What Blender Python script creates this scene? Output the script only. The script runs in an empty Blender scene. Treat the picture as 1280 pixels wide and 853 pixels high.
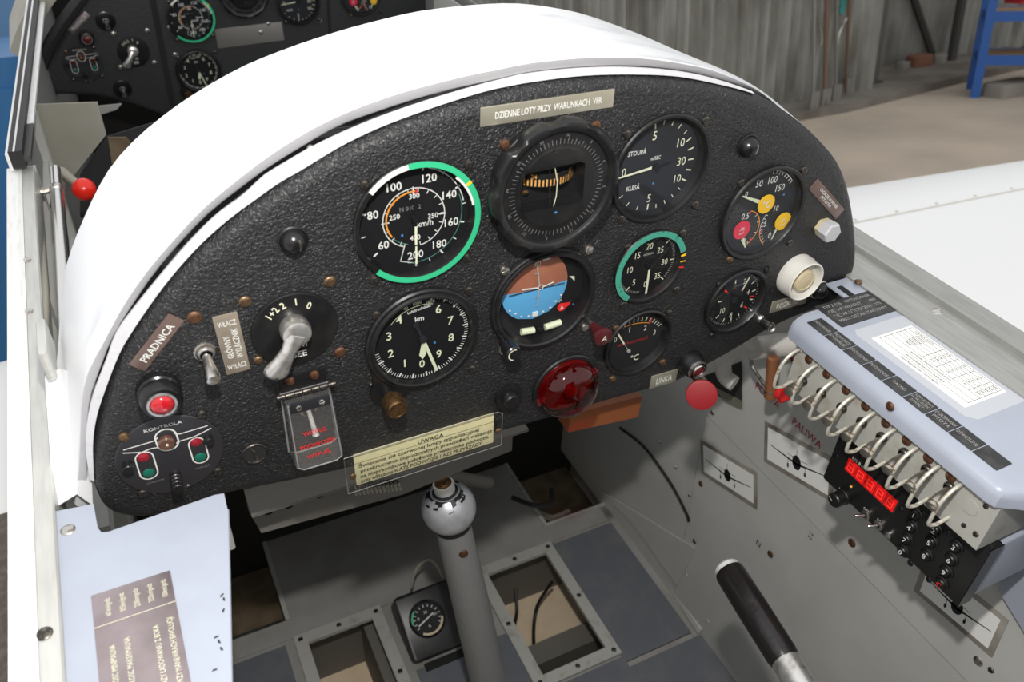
import bpy, bmesh, math, random
from mathutils import Vector, Matrix, Euler
PI = math.pi
random.seed(7)
scene = bpy.context.scene
COL = scene.collection

# ------------------------------------------------------------------ camera, sky, light, exposure
# Aircraft frame: x right, y towards the nose, z up, origin at the lens. The taildragger stands nose-up,
# so everything built in that frame is pitched by PITCH and lifted to EYE above the hangar floor.
PITCH = math.radians(12.0)
EYE = 1.9
TF = Matrix.Translation((0, 0, EYE)) @ Matrix.Rotation(PITCH, 4, 'X')
RR = ((0.89817828, -0.23811772, 0.36956154),      # camera (right, down, forward) -> aircraft
      (-0.43798744, -0.55729051, 0.70540364),
      (0.03798404, -0.79544154, -0.6048388))
FPX = 1020.0
cam = bpy.data.cameras.new('camera')
cam.sensor_fit = 'HORIZONTAL'
cam.sensor_width = 22.2
cam.lens = FPX / 1280 * 22.2
cam.clip_start = 0.02
cam.clip_end = 200
cam.dof.use_dof = True
cam.dof.focus_distance = 0.66
cam.dof.aperture_fstop = 7.1
camo = bpy.data.objects.new('camera', cam)
COL.objects.link(camo)
m = Matrix.Identity(4)
for i in range(3):
    m[i][0] = RR[i][0]
    m[i][1] = -RR[i][1]
    m[i][2] = -RR[i][2]
camo.matrix_world = TF @ m
scene.camera = camo

world = bpy.data.worlds.new('overcast_sky')
scene.world = world
world.use_nodes = True
bg = world.node_tree.nodes['Background']
bg.inputs[0].default_value = (0.97, 0.98, 1.0, 1)
bg.inputs[1].default_value = 0.92

fl = bpy.data.lights.new('camera_flash', 'SPOT')
fl.energy = 17.0
fl.color = (1.0, 0.97, 0.93)
fl.spot_size = math.radians(125)
fl.spot_blend = 0.2
fl.shadow_soft_size = 0.012
flo = bpy.data.objects.new('camera_flash', fl)
COL.objects.link(flo)
fm = m.copy()
fpos = Vector((0.238, 0.557, 0.795)) * 0.15
fm.translation = fpos
flo.matrix_world = TF @ fm

scene.view_settings.view_transform = 'Standard'
scene.view_settings.look = 'None'
scene.view_settings.gamma = 1
scene.view_settings.exposure = 0.12
scene.view_settings.use_curve_mapping = False

# ------------------------------------------------------------------ places: a photo pixel's sight line met with a real plane
def sight(px, py):
    c = (px - 640, py - 426.5, FPX)
    return Vector([sum(RR[i][k] * c[k] for k in range(3)) for i in range(3)])
def at_y(px, py, y):
    r = sight(px, py); return r * (y / r.y)
def at_z(px, py, z):
    r = sight(px, py); return r * (z / r.z)
def at_x(px, py, x):
    r = sight(px, py); return r * (x / r.x)
PY = 0.42                     # the face of the rear instrument panel
FY = 1.62                     # the face of the front instrument panel

# ------------------------------------------------------------------ materials
MATS = {}
def mat(name, col, rough=0.5, metal=0.0, bump=None, var=None, spec=0.5, alpha=None, trans=0, emit=None, coat=0):
    if name in MATS: return MATS[name]
    M = bpy.data.materials.new(name); M.use_nodes = True
    nt = M.node_tree; N = nt.nodes; L = nt.links
    b = N['Principled BSDF']
    b.inputs['Base Color'].default_value = (*col, 1)
    b.inputs['Roughness'].default_value = rough
    b.inputs['Metallic'].default_value = metal
    b.inputs['Specular IOR Level'].default_value = spec
    if trans: b.inputs['Transmission Weight'].default_value = trans
    if coat: b.inputs['Coat Weight'].default_value = coat
    if emit:
        b.inputs['Emission Color'].default_value = (*emit[0], 1)
        b.inputs['Emission Strength'].default_value = emit[1]
    tc = N.new('ShaderNodeTexCoord')
    if var:      # (colour2, scale, lo, hi[, detail, stretch])
        n = N.new('ShaderNodeTexNoise'); n.inputs['Scale'].default_value = var[1]
        n.inputs['Detail'].default_value = var[4] if len(var) > 4 else 5
        if len(var) > 5:
            mp = N.new('ShaderNodeMapping'); mp.inputs['Scale'].default_value = var[5]
            L.new(tc.outputs['Object'], mp.inputs[0]); L.new(mp.outputs[0], n.inputs['Vector'])
        else:
            L.new(tc.outputs['Object'], n.inputs['Vector'])
        r = N.new('ShaderNodeValToRGB')
        r.color_ramp.elements[0].position = var[2]; r.color_ramp.elements[1].position = var[3]
        r.color_ramp.elements[0].color = (*col, 1); r.color_ramp.elements[1].color = (*var[0], 1)
        L.new(n.outputs['Fac'], r.inputs[0]); L.new(r.outputs[0], b.inputs['Base Color'])
    if bump:     # (scale, strength, distance, distortion, detail)
        n = N.new('ShaderNodeTexNoise'); n.inputs['Scale'].default_value = bump[0]
        n.inputs['Distortion'].default_value = bump[3] if len(bump) > 3 else 0
        n.inputs['Detail'].default_value = bump[4] if len(bump) > 4 else 3
        L.new(tc.outputs['Object'], n.inputs['Vector'])
        bp = N.new('ShaderNodeBump'); bp.inputs['Strength'].default_value = bump[1]
        bp.inputs['Distance'].default_value = bump[2]
        L.new(n.outputs['Fac'], bp.inputs['Height']); L.new(bp.outputs[0], b.inputs['Normal'])
    MATS[name] = M
    return M
def glassy(name, tint=(1, 1, 1), rough=0.03, ior=1.45, gloss=1.0, haze=0.0):
    if name in MATS: return MATS[name]
    M = bpy.data.materials.new(name); M.use_nodes = True
    nt = M.node_tree; N = nt.nodes; L = nt.links
    N.remove(N['Principled BSDF'])
    out = N['Material Output']
    t = N.new('ShaderNodeBsdfTransparent'); t.inputs[0].default_value = (*tint, 1)
    g = N.new('ShaderNodeBsdfGlossy'); g.inputs['Roughness'].default_value = rough
    g.inputs[0].default_value = (gloss, gloss, gloss, 1)
    lw = N.new('ShaderNodeLayerWeight'); lw.inputs[0].default_value = 0.5      # Schlick from the facing angle, the same on both sides of a thin sheet
    pw = N.new('ShaderNodeMath'); pw.operation = 'POWER'; pw.inputs[1].default_value = 4.0
    f = N.new('ShaderNodeMath'); f.operation = 'MULTIPLY_ADD'; r0 = ((ior - 1) / (ior + 1)) ** 2
    f.inputs[1].default_value = 1 - r0; f.inputs[2].default_value = r0
    L.new(lw.outputs['Facing'], pw.inputs[0]); L.new(pw.outputs[0], f.inputs[0])
    x = N.new('ShaderNodeMixShader')
    L.new(f.outputs[0], x.inputs[0]); L.new(t.outputs[0], x.inputs[1]); L.new(g.outputs[0], x.inputs[2])
    if haze:            # scratched, slightly milky plastic
        df = N.new('ShaderNodeBsdfDiffuse'); df.inputs[0].default_value = (0.8, 0.78, 0.75, 1)
        hz = N.new('ShaderNodeMixShader'); hz.inputs[0].default_value = haze
        L.new(x.outputs[0], hz.inputs[1]); L.new(df.outputs[0], hz.inputs[2]); L.new(hz.outputs[0], out.inputs[0])
    else:
        L.new(x.outputs[0], out.inputs[0])
    MATS[name] = M
    return M

mat('crinkle', (0.015, 0.015, 0.016), 0.42, bump=(420, 1.0, 0.0016, 1.2, 2), spec=0.5)
mat('crinkle_front', (0.030, 0.031, 0.033), 0.55, bump=(260, 0.5, 0.002, 1.0, 2), spec=0.35)
mat('black_gloss', (0.008, 0.008, 0.009), 0.25)
mat('black_satin', (0.0075, 0.0075, 0.008), 0.36, var=((0.018, 0.017, 0.016), 60, 0.5, 0.8))
mat('dial_black', (0.0065, 0.0065, 0.008), 0.6, spec=0.3)
mat('dial_grey', (0.016, 0.017, 0.021), 0.6, spec=0.3)
mat('disc_grey', (0.022, 0.021, 0.024), 0.42)
mat('mark_white', (0.66, 0.66, 0.62), 0.6)
mat('mark_dim', (0.16, 0.16, 0.16), 0.6)
mat('mark_cream', (0.68, 0.67, 0.50), 0.6)
mat('mark_lume', (0.62, 0.66, 0.46), 0.6)
mat('mark_grey', (0.34, 0.33, 0.31), 0.6)
mat('mark_green', (0.03, 0.42, 0.20), 0.45)
mat('mark_green_worn', (0.05, 0.30, 0.21), 0.5, var=((0.015, 0.03, 0.025), 420, 0.62, 0.70, 2))
mat('mark_teal', (0.06, 0.20, 0.17), 0.5)
mat('mark_orange', (0.80, 0.28, 0.02), 0.5)
mat('mark_red', (0.72, 0.02, 0.02), 0.5)
mat('mark_darkred', (0.35, 0.015, 0.012), 0.5)
mat('mark_yellow', (0.85, 0.50, 0.01), 0.45)
mat('mark_crimson', (0.62, 0.01, 0.05), 0.45)
mat('mark_blue', (0.06, 0.24, 0.55), 0.5)
mat('mark_black', (0.01, 0.01, 0.01), 0.6)
mat('sky_blue', (0.10, 0.37, 0.66), 0.6)
mat('earth_brown', (0.30, 0.10, 0.055), 0.6, var=((0.36, 0.14, 0.08), 80, 0.3, 0.7))
mat('compass_ochre', (0.62, 0.31, 0.08), 0.6)
mat('metal_bright', (0.72, 0.71, 0.68), 0.25, 1.0)
mat('metal_worn', (0.62, 0.60, 0.56), 0.35, 1.0, var=((0.25, 0.18, 0.12), 260, 0.5, 0.7))
mat('metal_cast', (0.70, 0.69, 0.67), 0.30, 0.85, var=((0.42, 0.38, 0.33), 130, 0.48, 0.72))
mat('brass_screw', (0.12, 0.07, 0.04), 0.4, 0.7, var=((0.26, 0.17, 0.09), 300, 0.4, 0.7))
mat('dark_screw', (0.07, 0.065, 0.06), 0.32, 0.8, var=((0.30, 0.26, 0.20), 500, 0.5, 0.75))
mat('rust_screw', (0.085, 0.036, 0.020), 0.5, 0.5, var=((0.17, 0.085, 0.045), 300, 0.4, 0.7))
mat('bronze', (0.28, 0.16, 0.07), 0.35, 0.9, var=((0.10, 0.06, 0.035), 300, 0.4, 0.7))
mat('placard_olive', (0.33, 0.31, 0.24), 0.30, 0.5, var=((0.44, 0.42, 0.34), 30, 0.3, 0.7))
mat('placard_brown', (0.13, 0.085, 0.075), 0.35, 0.3, var=((0.20, 0.14, 0.12), 60, 0.3, 0.7))
mat('placard_taupe', (0.26, 0.22, 0.17), 0.35, 0.4, var=((0.36, 0.31, 0.24), 60, 0.3, 0.7))
mat('placard_steel', (0.42, 0.35, 0.36), 0.32, 0.75, var=((0.30, 0.25, 0.25), 45, 0.3, 0.7))
mat('placard_black', (0.018, 0.018, 0.018), 0.5, var=((0.05, 0.05, 0.05), 90, 0.45, 0.75))
mat('paper_yellow', (0.82, 0.76, 0.46), 0.7, var=((0.70, 0.60, 0.32), 120, 0.55, 0.8))
mat('paper_white', (0.84, 0.84, 0.80), 0.65)
mat('print_ink', (0.02, 0.02, 0.02), 0.7)
mat('tape_clear', (0.47, 0.49, 0.52), 0.5)
mat('hood_white', (0.82, 0.83, 0.84), 0.35, var=((0.50, 0.52, 0.57), 9, 0.54, 0.76, 6, (1, 3, 1)))
mat('hood_edge', (0.60, 0.60, 0.62), 0.4, bump=(60, 0.15, 0.002))
mat('flange_white', (0.58, 0.58, 0.60), 0.4, var=((0.50, 0.49, 0.51), 90, 0.55, 0.8), bump=(220, 0.3, 0.001))
mat('console_blue', (0.345, 0.375, 0.44), 0.30, var=((0.325, 0.35, 0.41), 40, 0.4, 0.8))
mat('rail_alu', (0.56, 0.56, 0.53), 0.42, 0.35, var=((0.46, 0.46, 0.43), 30, 0.35, 0.75, 5, (8, 1, 8)))
mat('rail_white', (0.80, 0.80, 0.78), 0.45, 0.1, var=((0.66, 0.65, 0.62), 40, 0.5, 0.8, 5, (8, 1, 8)))
mat('wall_grey', (0.52, 0.52, 0.49), 0.55, var=((0.45, 0.445, 0.415), 11, 0.35, 0.75), bump=(18, 0.15, 0.004))
mat('wall_dirt', (0.33, 0.31, 0.27), 0.65, var=((0.15, 0.12, 0.09), 24, 0.4, 0.7))
mat('floor_grey', (0.33, 0.325, 0.305), 0.6, var=((0.25, 0.235, 0.21), 14, 0.4, 0.75))
mat('floor_mat', (0.115, 0.125, 0.142), 0.7, var=((0.16, 0.16, 0.165), 30, 0.45, 0.8))
mat('frame_grey', (0.42, 0.42, 0.39), 0.5, var=((0.28, 0.24, 0.19), 60, 0.55, 0.8))
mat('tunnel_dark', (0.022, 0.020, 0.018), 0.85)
mat('belly_tan', (0.90, 0.73, 0.52), 0.8, var=((0.80, 0.63, 0.43), 40, 0.4, 0.8))
mat('beam_grey', (0.17, 0.16, 0.14), 0.7)
mat('well_brown', (0.12, 0.085, 0.05), 0.8, var=((0.20, 0.15, 0.09), 30, 0.4, 0.7))
mat('fuse_cream', (0.40, 0.395, 0.355), 0.5, var=((0.30, 0.26, 0.19), 45, 0.55, 0.75))
mat('guard_wire', (0.60, 0.58, 0.50), 0.4, 0.3, var=((0.28, 0.20, 0.11), 230, 0.56, 0.66))
mat('radio_black', (0.010, 0.010, 0.010), 0.38)
mat('display_red', (0.55, 0.008, 0.008), 0.25, emit=((0.9, 0.01, 0.01), 0.25))
mat('display_seg', (0.9, 0.06, 0.04), 0.3, emit=((1.0, 0.05, 0.04), 0.35))
mat('led_orange', (0.9, 0.45, 0.1), 0.3)
mat('lens_red', (0.42, 0.010, 0.016), 0.12, coat=0.6)
mat('lens_dull', (0.26, 0.012, 0.022), 0.2)
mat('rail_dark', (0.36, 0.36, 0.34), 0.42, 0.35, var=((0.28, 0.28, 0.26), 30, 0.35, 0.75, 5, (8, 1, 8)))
mat('lens_green', (0.01, 0.12, 0.08), 0.2)
mat('lens_darkred', (0.10, 0.012, 0.012), 0.12, coat=0.6)
mat('lens_amber', (0.10, 0.045, 0.03), 0.15, coat=0.5)
mat('knob_maroon', (0.07, 0.012, 0.014), 0.22)
mat('knob_red', (0.24, 0.004, 0.008), 0.55)
mat('ball_red', (0.72, 0.02, 0.01), 0.25)
mat('knob_white', (0.62, 0.60, 0.55), 0.45, var=((0.48, 0.45, 0.38), 60, 0.55, 0.8))
mat('knob_ivory', (0.56, 0.47, 0.30), 0.35)
mat('stick_grey', (0.215, 0.215, 0.21), 0.42, bump=(70, 0.35, 0.003), var=((0.16, 0.09, 0.05), 26, 0.66, 0.69))
mat('stick_ball', (0.55, 0.56, 0.58), 0.36, 0.5, var=((0.40, 0.41, 0.43), 60, 0.4, 0.7))
mat('lever_black', (0.012, 0.010, 0.010), 0.28, bump=(60, 0.3, 0.003))
mat('copper', (0.30, 0.12, 0.055), 0.4, 0.3)
mat('rubber', (0.015, 0.015, 0.016), 0.6)
mat('cable_grey', (0.30, 0.28, 0.23), 0.6)
mat('cable_black', (0.012, 0.012, 0.012), 0.5)
mat('red_paint', (0.36, 0.03, 0.025), 0.6)
mat('orange_strap', (0.24, 0.07, 0.02), 0.6)
mat('plexi_edge', (0.20, 0.20, 0.20), 0.4)
mat('plate_beige', (0.34, 0.33, 0.28), 0.6, var=((0.25, 0.22, 0.17), 9, 0.45, 0.8))
mat('seat_dark', (0.03, 0.03, 0.032), 0.8)
mat('skin_grey', (0.22, 0.225, 0.21), 0.6)
mat('wing_white', (0.90, 0.90, 0.88), 0.4)
mat('wing_seam', (0.66, 0.62, 0.54), 0.5)
mat('wing_walk', (0.11, 0.09, 0.075), 0.9, var=((0.17, 0.14, 0.115), 90, 0.4, 0.7))
mat('corrugated', (0.31, 0.31, 0.28), 0.5, 0.25, var=((0.13, 0.12, 0.10), 3.0, 0.42, 0.72, 8, (1.5, 1, 0.4)))
mat('concrete', (0.53, 0.445, 0.35), 0.85, var=((0.40, 0.335, 0.27), 1.1, 0.35, 0.7, 8), bump=(30, 0.2, 0.01))
mat('concrete_ledge', (0.21, 0.19, 0.16), 0.85, var=((0.12, 0.10, 0.085), 2.5, 0.4, 0.7, 8))
mat('steel_dark', (0.05, 0.05, 0.046), 0.6)
mat('steel_column', (0.10, 0.10, 0.09), 0.6)
mat('rack_blue', (0.02, 0.10, 0.36), 0.4)
mat('rack_board', (0.36, 0.24, 0.12), 0.7)
mat('wood_handle', (0.16, 0.10, 0.07), 0.7)
mat('tool_metal', (0.24, 0.23, 0.21), 0.5, 0.5)
mat('rag_red', (0.50, 0.02, 0.03), 0.7)
mat('rag_teal', (0.05, 0.28, 0.26), 0.7)
mat('brick_red', (0.20, 0.085, 0.05), 0.85)
mat('stone', (0.24, 0.22, 0.19), 0.9)
mat('tarp_blue', (0.02, 0.14, 0.34), 0.45)
mat('tarp_light', (0.10, 0.22, 0.40), 0.45)
mat('dark_void', (0.01, 0.01, 0.01), 0.9)
glassy('glass', (0.96, 0.97, 0.97), 0.02, 1.30, 0.85)
glassy('plexi', (0.93, 0.93, 0.92), 0.05, 1.42)
glassy('plexi_guard', (0.88, 0.86, 0.84), 0.06, 1.55, 1.0, 0.05)
glassy('lamp_dome', (0.75, 0.02, 0.03), 0.04, 1.5)

# ------------------------------------------------------------------ mesh helpers
TXT = {}
def glyphs(s, bold):
    k = (s, bold)
    if k in TXT: return TXT[k]
    cu = bpy.data.curves.new('t', 'FONT'); cu.body = s; cu.size = 1.0; cu.resolution_u = 2
    cu.align_x = 'CENTER'; cu.offset = 0.012 if bold else 0.0
    ob = bpy.data.objects.new('t', cu)
    me = bpy.data.meshes.new_from_object(ob)
    vs = [v.co.copy() for v in me.vertices]; fs = [tuple(p.vertices) for p in me.polygons]
    bpy.data.objects.remove(ob); bpy.data.curves.remove(cu); bpy.data.meshes.remove(me)
    TXT[k] = (vs, fs)
    return TXT[k]

class MB:
    def __init__(s): s.v = []; s.f = []
    def add(s, vs, fs, M=None):
        n = len(s.v)
        s.v += [(M @ Vector(v)) if M else Vector(v) for v in vs]
        s.f += [tuple(i + n for i in f) for f in fs]
        return s
    def box(s, x0, x1, y0, y1, z0, z1, M=None):
        vs = [(x, y, z) for z in (z0, z1) for y in (y0, y1) for x in (x0, x1)]
        return s.add(vs, [(0, 2, 3, 1), (4, 5, 7, 6), (0, 1, 5, 4), (2, 6, 7, 3), (0, 4, 6, 2), (1, 3, 7, 5)], M)
    def rbox(s, x0, x1, y0, y1, z0, z1, b=0.002, M=None):      # box with chamfered top rim and rounded corners
        loop = []
        r = max(b * 2, 0.0006)
        for cx, cy, a0 in ((x1 - r, y1 - r, 0), (x0 + r, y1 - r, 90), (x0 + r, y0 + r, 180), (x1 - r, y0 + r, 270)):
            for k in range(4):
                a = math.radians(a0 + 30 * k)
                loop.append((cx, cy, math.cos(a), math.sin(a)))
        rings = [[(cx + c * r, cy + d * r, z0) for cx, cy, c, d in loop],
                 [(cx + c * r, cy + d * r, z1 - b) for cx, cy, c, d in loop],
                 [(cx + c * (r - b * .3), cy + d * (r - b * .3), z1 - b * .3) for cx, cy, c, d in loop],
                 [(cx + c * (r - b), cy + d * (r - b), z1) for cx, cy, c, d in loop]]
        return s.loft(rings, True, True, M=M)
    def loft(s, rings, cap0=False, cap1=False, closed=True, M=None):
        n = len(rings[0]); vs = [p for r in rings for p in r]; fs = []
        for i in range(len(rings) - 1):
            for j in range(n if closed else n - 1):
                a = i * n + j; b = i * n + (j + 1) % n
                fs.append((a, b, b + n, a + n))
        if cap0: fs.append(tuple(reversed(range(n))))
        if cap1: fs.append(tuple(range((len(rings) - 1) * n, len(rings) * n)))
        return s.add(vs, fs, M)
    def lathe(s, prof, n=32, cap0=False, cap1=False, M=None):   # profile of (r, z), spun about local z
        rings = [[(r * math.cos(2 * PI * k / n), r * math.sin(2 * PI * k / n), z) for k in range(n)] for r, z in prof]
        return s.loft(rings, cap0, cap1, M=M)
    def cyl(s, r, z0, z1, n=20, x=0, y=0, r1=None):
        return s.lathe([(r, z0), (r if r1 is None else r1, z1)], n, True, True, Matrix.Translation((x, y, 0)))
    def disc(s, r, z, n=48, x=0, y=0):
        return s.add([(x + r * math.cos(2 * PI * k / n), y + r * math.sin(2 * PI * k / n), z) for k in range(n)], [tuple(range(n))])
    def tube(s, pts, r, n=10, caps=True):
        pts = [Vector(p) for p in pts]; rings = []
        up = None
        for i, p in enumerate(pts):
            t = (pts[min(i + 1, len(pts) - 1)] - pts[max(i - 1, 0)]).normalized()
            if up is None:
                up = Vector((0, 0, 1)) if abs(t.z) < .9 else Vector((1, 0, 0))
            a = t.cross(up).normalized(); b = a.cross(t).normalized(); up = b
            rr = r[i] if isinstance(r, (list, tuple)) else r
            rings.append([p + a * (rr * math.cos(2 * PI * k / n)) + b * (rr * math.sin(2 * PI * k / n)) for k in range(n)])
        return s.loft(rings, caps, caps)
    def prism(s, poly, z0, z1, M=None):
        n = len(poly)
        vs = [(x, y, z0) for x, y in poly] + [(x, y, z1) for x, y in poly]
        fs = [(i, (i + 1) % n, (i + 1) % n + n, i + n) for i in range(n)] + [tuple(reversed(range(n))), tuple(range(n, 2 * n))]
        return s.add(vs, fs, M)
    def poly(s, poly, z, M=None):
        return s.add([(x, y, z) for x, y in poly], [tuple(range(len(poly)))], M)
    def seg(s, x0, y0, x1, y1, w, z):         # flat painted stroke
        d = Vector((x1 - x0, y1 - y0)); n = Vector((-d.y, d.x)).normalized() * (w / 2)
        return s.add([(x0 + n.x, y0 + n.y, z), (x0 - n.x, y0 - n.y, z), (x1 - n.x, y1 - n.y, z), (x1 + n.x, y1 + n.y, z)], [(0, 1, 2, 3)])
    def path(s, pts, w, z, closed=False):     # flat painted line with mitred corners
        pts = [Vector(p) for p in pts]; n = len(pts); A = []; B = []
        for i, p in enumerate(pts):
            a = pts[(i - 1) % n] if (closed or i) else p; b = pts[(i + 1) % n] if (closed or i < n - 1) else p
            d = (b - a).normalized(); q = Vector((-d.y, d.x)) * (w / 2)
            A.append((p.x + q.x, p.y + q.y, z)); B.append((p.x - q.x, p.y - q.y, z))
        fs = [(i, n + i, n + (i + 1) % n, (i + 1) % n) for i in range(n if closed else n - 1)]
        return s.add(A + B, fs)
    def arc(s, r0, r1, a0, a1, z, x=0, y=0, step=4):     # degrees clockwise from the top
        n = max(2, int(abs(a1 - a0) / step) + 1); A = []; B = []
        for k in range(n):
            a = math.radians(a0 + (a1 - a0) * k / (n - 1))
            A.append((x + r0 * math.sin(a), y + r0 * math.cos(a), z)); B.append((x + r1 * math.sin(a), y + r1 * math.cos(a), z))
        return s.add(A + B, [(i, i + 1, n + i + 1, n + i) for i in range(n - 1)])
    def tick(s, a, r0, r1, w, z, x=0, y=0):
        a = math.radians(a); c, d = math.sin(a), math.cos(a)
        return s.seg(x + r0 * c, y + r0 * d, x + r1 * c, y + r1 * d, w, z)
    def text(s, t, x, y, h, z, rot=0, bold=False, sx=1.0, M=None):   # h = capital height, centred on x, y
        vs, fs = glyphs(t, bold)
        k = h / 0.73; c, d = math.cos(math.radians(rot)), math.sin(math.radians(rot))
        out = []
        for v in vs:
            a, b = v.x * k * sx, (v.y - 0.365) * k
            out.append((x + a * c - b * d, y + a * d + b * c, z))
        return s.add(out, fs, M)
    def build(s, name, material, parent=None, smooth=True, loc=None, rot=None, rec=True):
        me = bpy.data.meshes.new(name)
        me.from_pydata([tuple(v) for v in s.v], [], s.f)
        bm = bmesh.new(); bm.from_mesh(me)
        if rec: bmesh.ops.recalc_face_normals(bm, faces=bm.faces)
        bm.to_mesh(me); bm.free()
        me.materials.append(MATS[material] if isinstance(material, str) else material)
        if smooth: me.shade_smooth(); me.set_sharp_from_angle(angle=math.radians(38))
        o = bpy.data.objects.new(name, me); COL.objects.link(o)
        if loc is not None: o.location = loc
        if rot is not None: o.rotation_euler = rot
        if parent is not None: o.parent = parent
        else: TOP.append(o)
        return o

TOP = []          # top-level things built in the aircraft frame: pitched with the aircraft at the end
def tag(o, label, cat, group=None, kind=None):
    o['label'] = label; o['category'] = cat
    if group: o['group'] = group
    if kind: o['kind'] = kind
    return o
def thing(name, label, cat, loc=(0, 0, 0), rot=(0, 0, 0), group=None, kind=None):
    o = bpy.data.objects.new(name, None); COL.objects.link(o)
    o.empty_display_size = 0.02
    o.location = loc; o.rotation_euler = rot
    TOP.append(o)
    return tag(o, label, cat, group, kind)
PANEL_ROT = (PI / 2, 0, 0)        # local x right, y up, z out of the panel towards the pilot
def panel_thing(name, label, cat, x, z, y=PY, rotz=0, group=None):
    o = thing(name, label, cat, (x, y, z), PANEL_ROT, group)
    if rotz:
        o.rotation_euler = (Matrix.Rotation(PI / 2, 4, 'X') @ Matrix.Rotation(math.radians(rotz), 4, 'Z')).to_euler()
    return o
def copy_tree(o, parent=None):
    c = o.copy(); COL.objects.link(c)
    if parent is None: TOP.append(c)
    else: c.parent = parent
    for ch in list(o.children): copy_tree(ch, c)
    return c
def screw_mesh(r, h=0.0014, slot=30, material='dark_screw'):
    key = ('screw', r, h, slot, material)
    if key in TXT: return TXT[key]
    mb = MB()
    mb.lathe([(r, 0), (r, h * .35), (r * .86, h * .75), (r * .5, h * .96), (r * .02, h)], 14)
    c, d = math.cos(math.radians(slot)), math.sin(math.radians(slot))
    M = Matrix.Rotation(math.radians(slot), 4, 'Z')
    mb.box(-r * .8, r * .8, -r * .12, r * .12, h * .86, h * 1.04, M)
    me = bpy.data.meshes.new('screw'); me.from_pydata([tuple(v) for v in mb.v], [], mb.f)
    me.materials.append(MATS[material]); me.shade_smooth(); me.set_sharp_from_angle(angle=math.radians(40))
    TXT[key] = me
    return me
def screw(parent, x, y, z=0.0, r=0.0027, material='dark_screw', h=0.0014, rot=None):
    o = bpy.data.objects.new('screw', screw_mesh(r, h, random.choice((10, 55, 100, 150)), material))
    COL.objects.link(o); o.parent = parent; o.location = (x, y, z)
    if rot is not None: o.rotation_euler = rot
    return o
def smooth_loop(pts, n=4, closed=True):
    out = []; N = len(pts)
    rng = range(N if closed else N - 1)
    for i in rng:
        g = (lambda k: Vector(pts[k % N])) if closed else (lambda k: Vector(pts[min(max(k, 0), N - 1)]))
        p0, p1, p2, p3 = g(i - 1), g(i), g(i + 1), g(i + 2)
        for k in range(n):
            t = k / n
            out.append(0.5 * ((2 * p1) + (p2 - p0) * t + (2 * p0 - 5 * p1 + 4 * p2 - p3) * t * t + (3 * p1 - p0 - 3 * p2 + p3) * t ** 3))
    if not closed: out.append(Vector(pts[-1]))
    return out
def offset_loop(pts, d, closed=True):        # +d outward for an anticlockwise loop
    n = len(pts); out = []
    for i, p in enumerate(pts):
        a = pts[(i - 1) % n] if (closed or i) else p; b = pts[(i + 1) % n] if (closed or i < n - 1) else p
        t = (b - a).normalized()
        out.append(Vector((p.x + t.y * d, p.y - t.x * d)))
    return out
# ------------------------------------------------------------------ the setting: hangar
def struct(o, label, cat='structure'):
    return tag(o, label, cat, kind='structure')
def ground_at(px, py, z=0.0):
    r = (TF.to_3x3() @ sight(px, py)); return Vector((0, 0, EYE)) + r * ((z - EYE) / r.z)
def far_at(px, py, y):
    r = (TF.to_3x3() @ sight(px, py)); return Vector((0, 0, EYE)) + r * (y / r.y)

mb = MB(); mb.box(-30, 40, -25, 30, -0.2, 0)
g = mb.build('floor', 'concrete', smooth=False); TOP.remove(g)
struct(g, 'dusty brown concrete hangar floor around the aircraft', 'floor')

WY = 8.05
wf = thing('wall_far', 'weathered grey corrugated sheet hangar wall behind the aircraft', 'wall', kind='structure'); TOP.remove(wf)
def corrugated(x0, x1, y, z0, z1, pitch=0.146, amp=0.032):
    n = int((x1 - x0) / pitch * 8); A = []; B = []
    for k in range(n + 1):
        x = x0 + (x1 - x0) * k / n
        yy = y - amp * math.cos(2 * PI * x / pitch)
        A.append((x, yy, z0)); B.append((x, yy, z1))
    s = MB(); s.loft([A, B], closed=False)
    s.loft([[(a[0], a[1] + .004, a[2]) for a in A], [(b[0], b[1] + .004, b[2]) for b in B]], closed=False)
    return s
x = 2.6; k = 0
while x < 13.0:
    yy = 7.0 if x < 7.2 else WY
    corrugated(x, x + 0.92, yy - 0.012 * (k % 2), 0.05, 6.0).build('corrugated_sheet', 'corrugated', wf, smooth=True, rec=False)
    x += 0.875; k += 1
for yy, xa, xb in ((7.06, 2.6, 7.35), (WY + .06, 7.2, 13.8)):
    s = MB(); s.box(xa, xb, yy, yy + .05, 0, 6.0); s.build('backing_board', 'steel_dark', wf, smooth=False)
s = MB(); s.box(7.28, 7.34, 7.0, WY + .05, 0, 6.0); s.build('return_board', 'steel_dark', wf, smooth=False)
s = MB(); s.box(13.6, 13.7, 2.0, WY + .05, 0, 6.0); s.build('end_board', 'steel_dark', wf, smooth=False)

# raised ledge along the wall foot
s = MB()
a = ground_at(1062, 140); b = ground_at(1195, 106)
s.prism([(a.x - 1.2, a.y - .0), (a.x, a.y), (b.x, b.y), (b.x + 2.5, b.y + .3), (b.x + 2.5, WY), (a.x - 1.2, WY)], 0.0, 0.09)
o = s.build('trim_1', 'concrete_ledge', smooth=False); TOP.remove(o)
struct(o, 'low raised concrete ledge along the foot of the hangar wall', 'ledge')

def free(o):          # stands on the hangar floor, not in the aircraft
    if o in TOP: TOP.remove(o)
    return o
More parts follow.
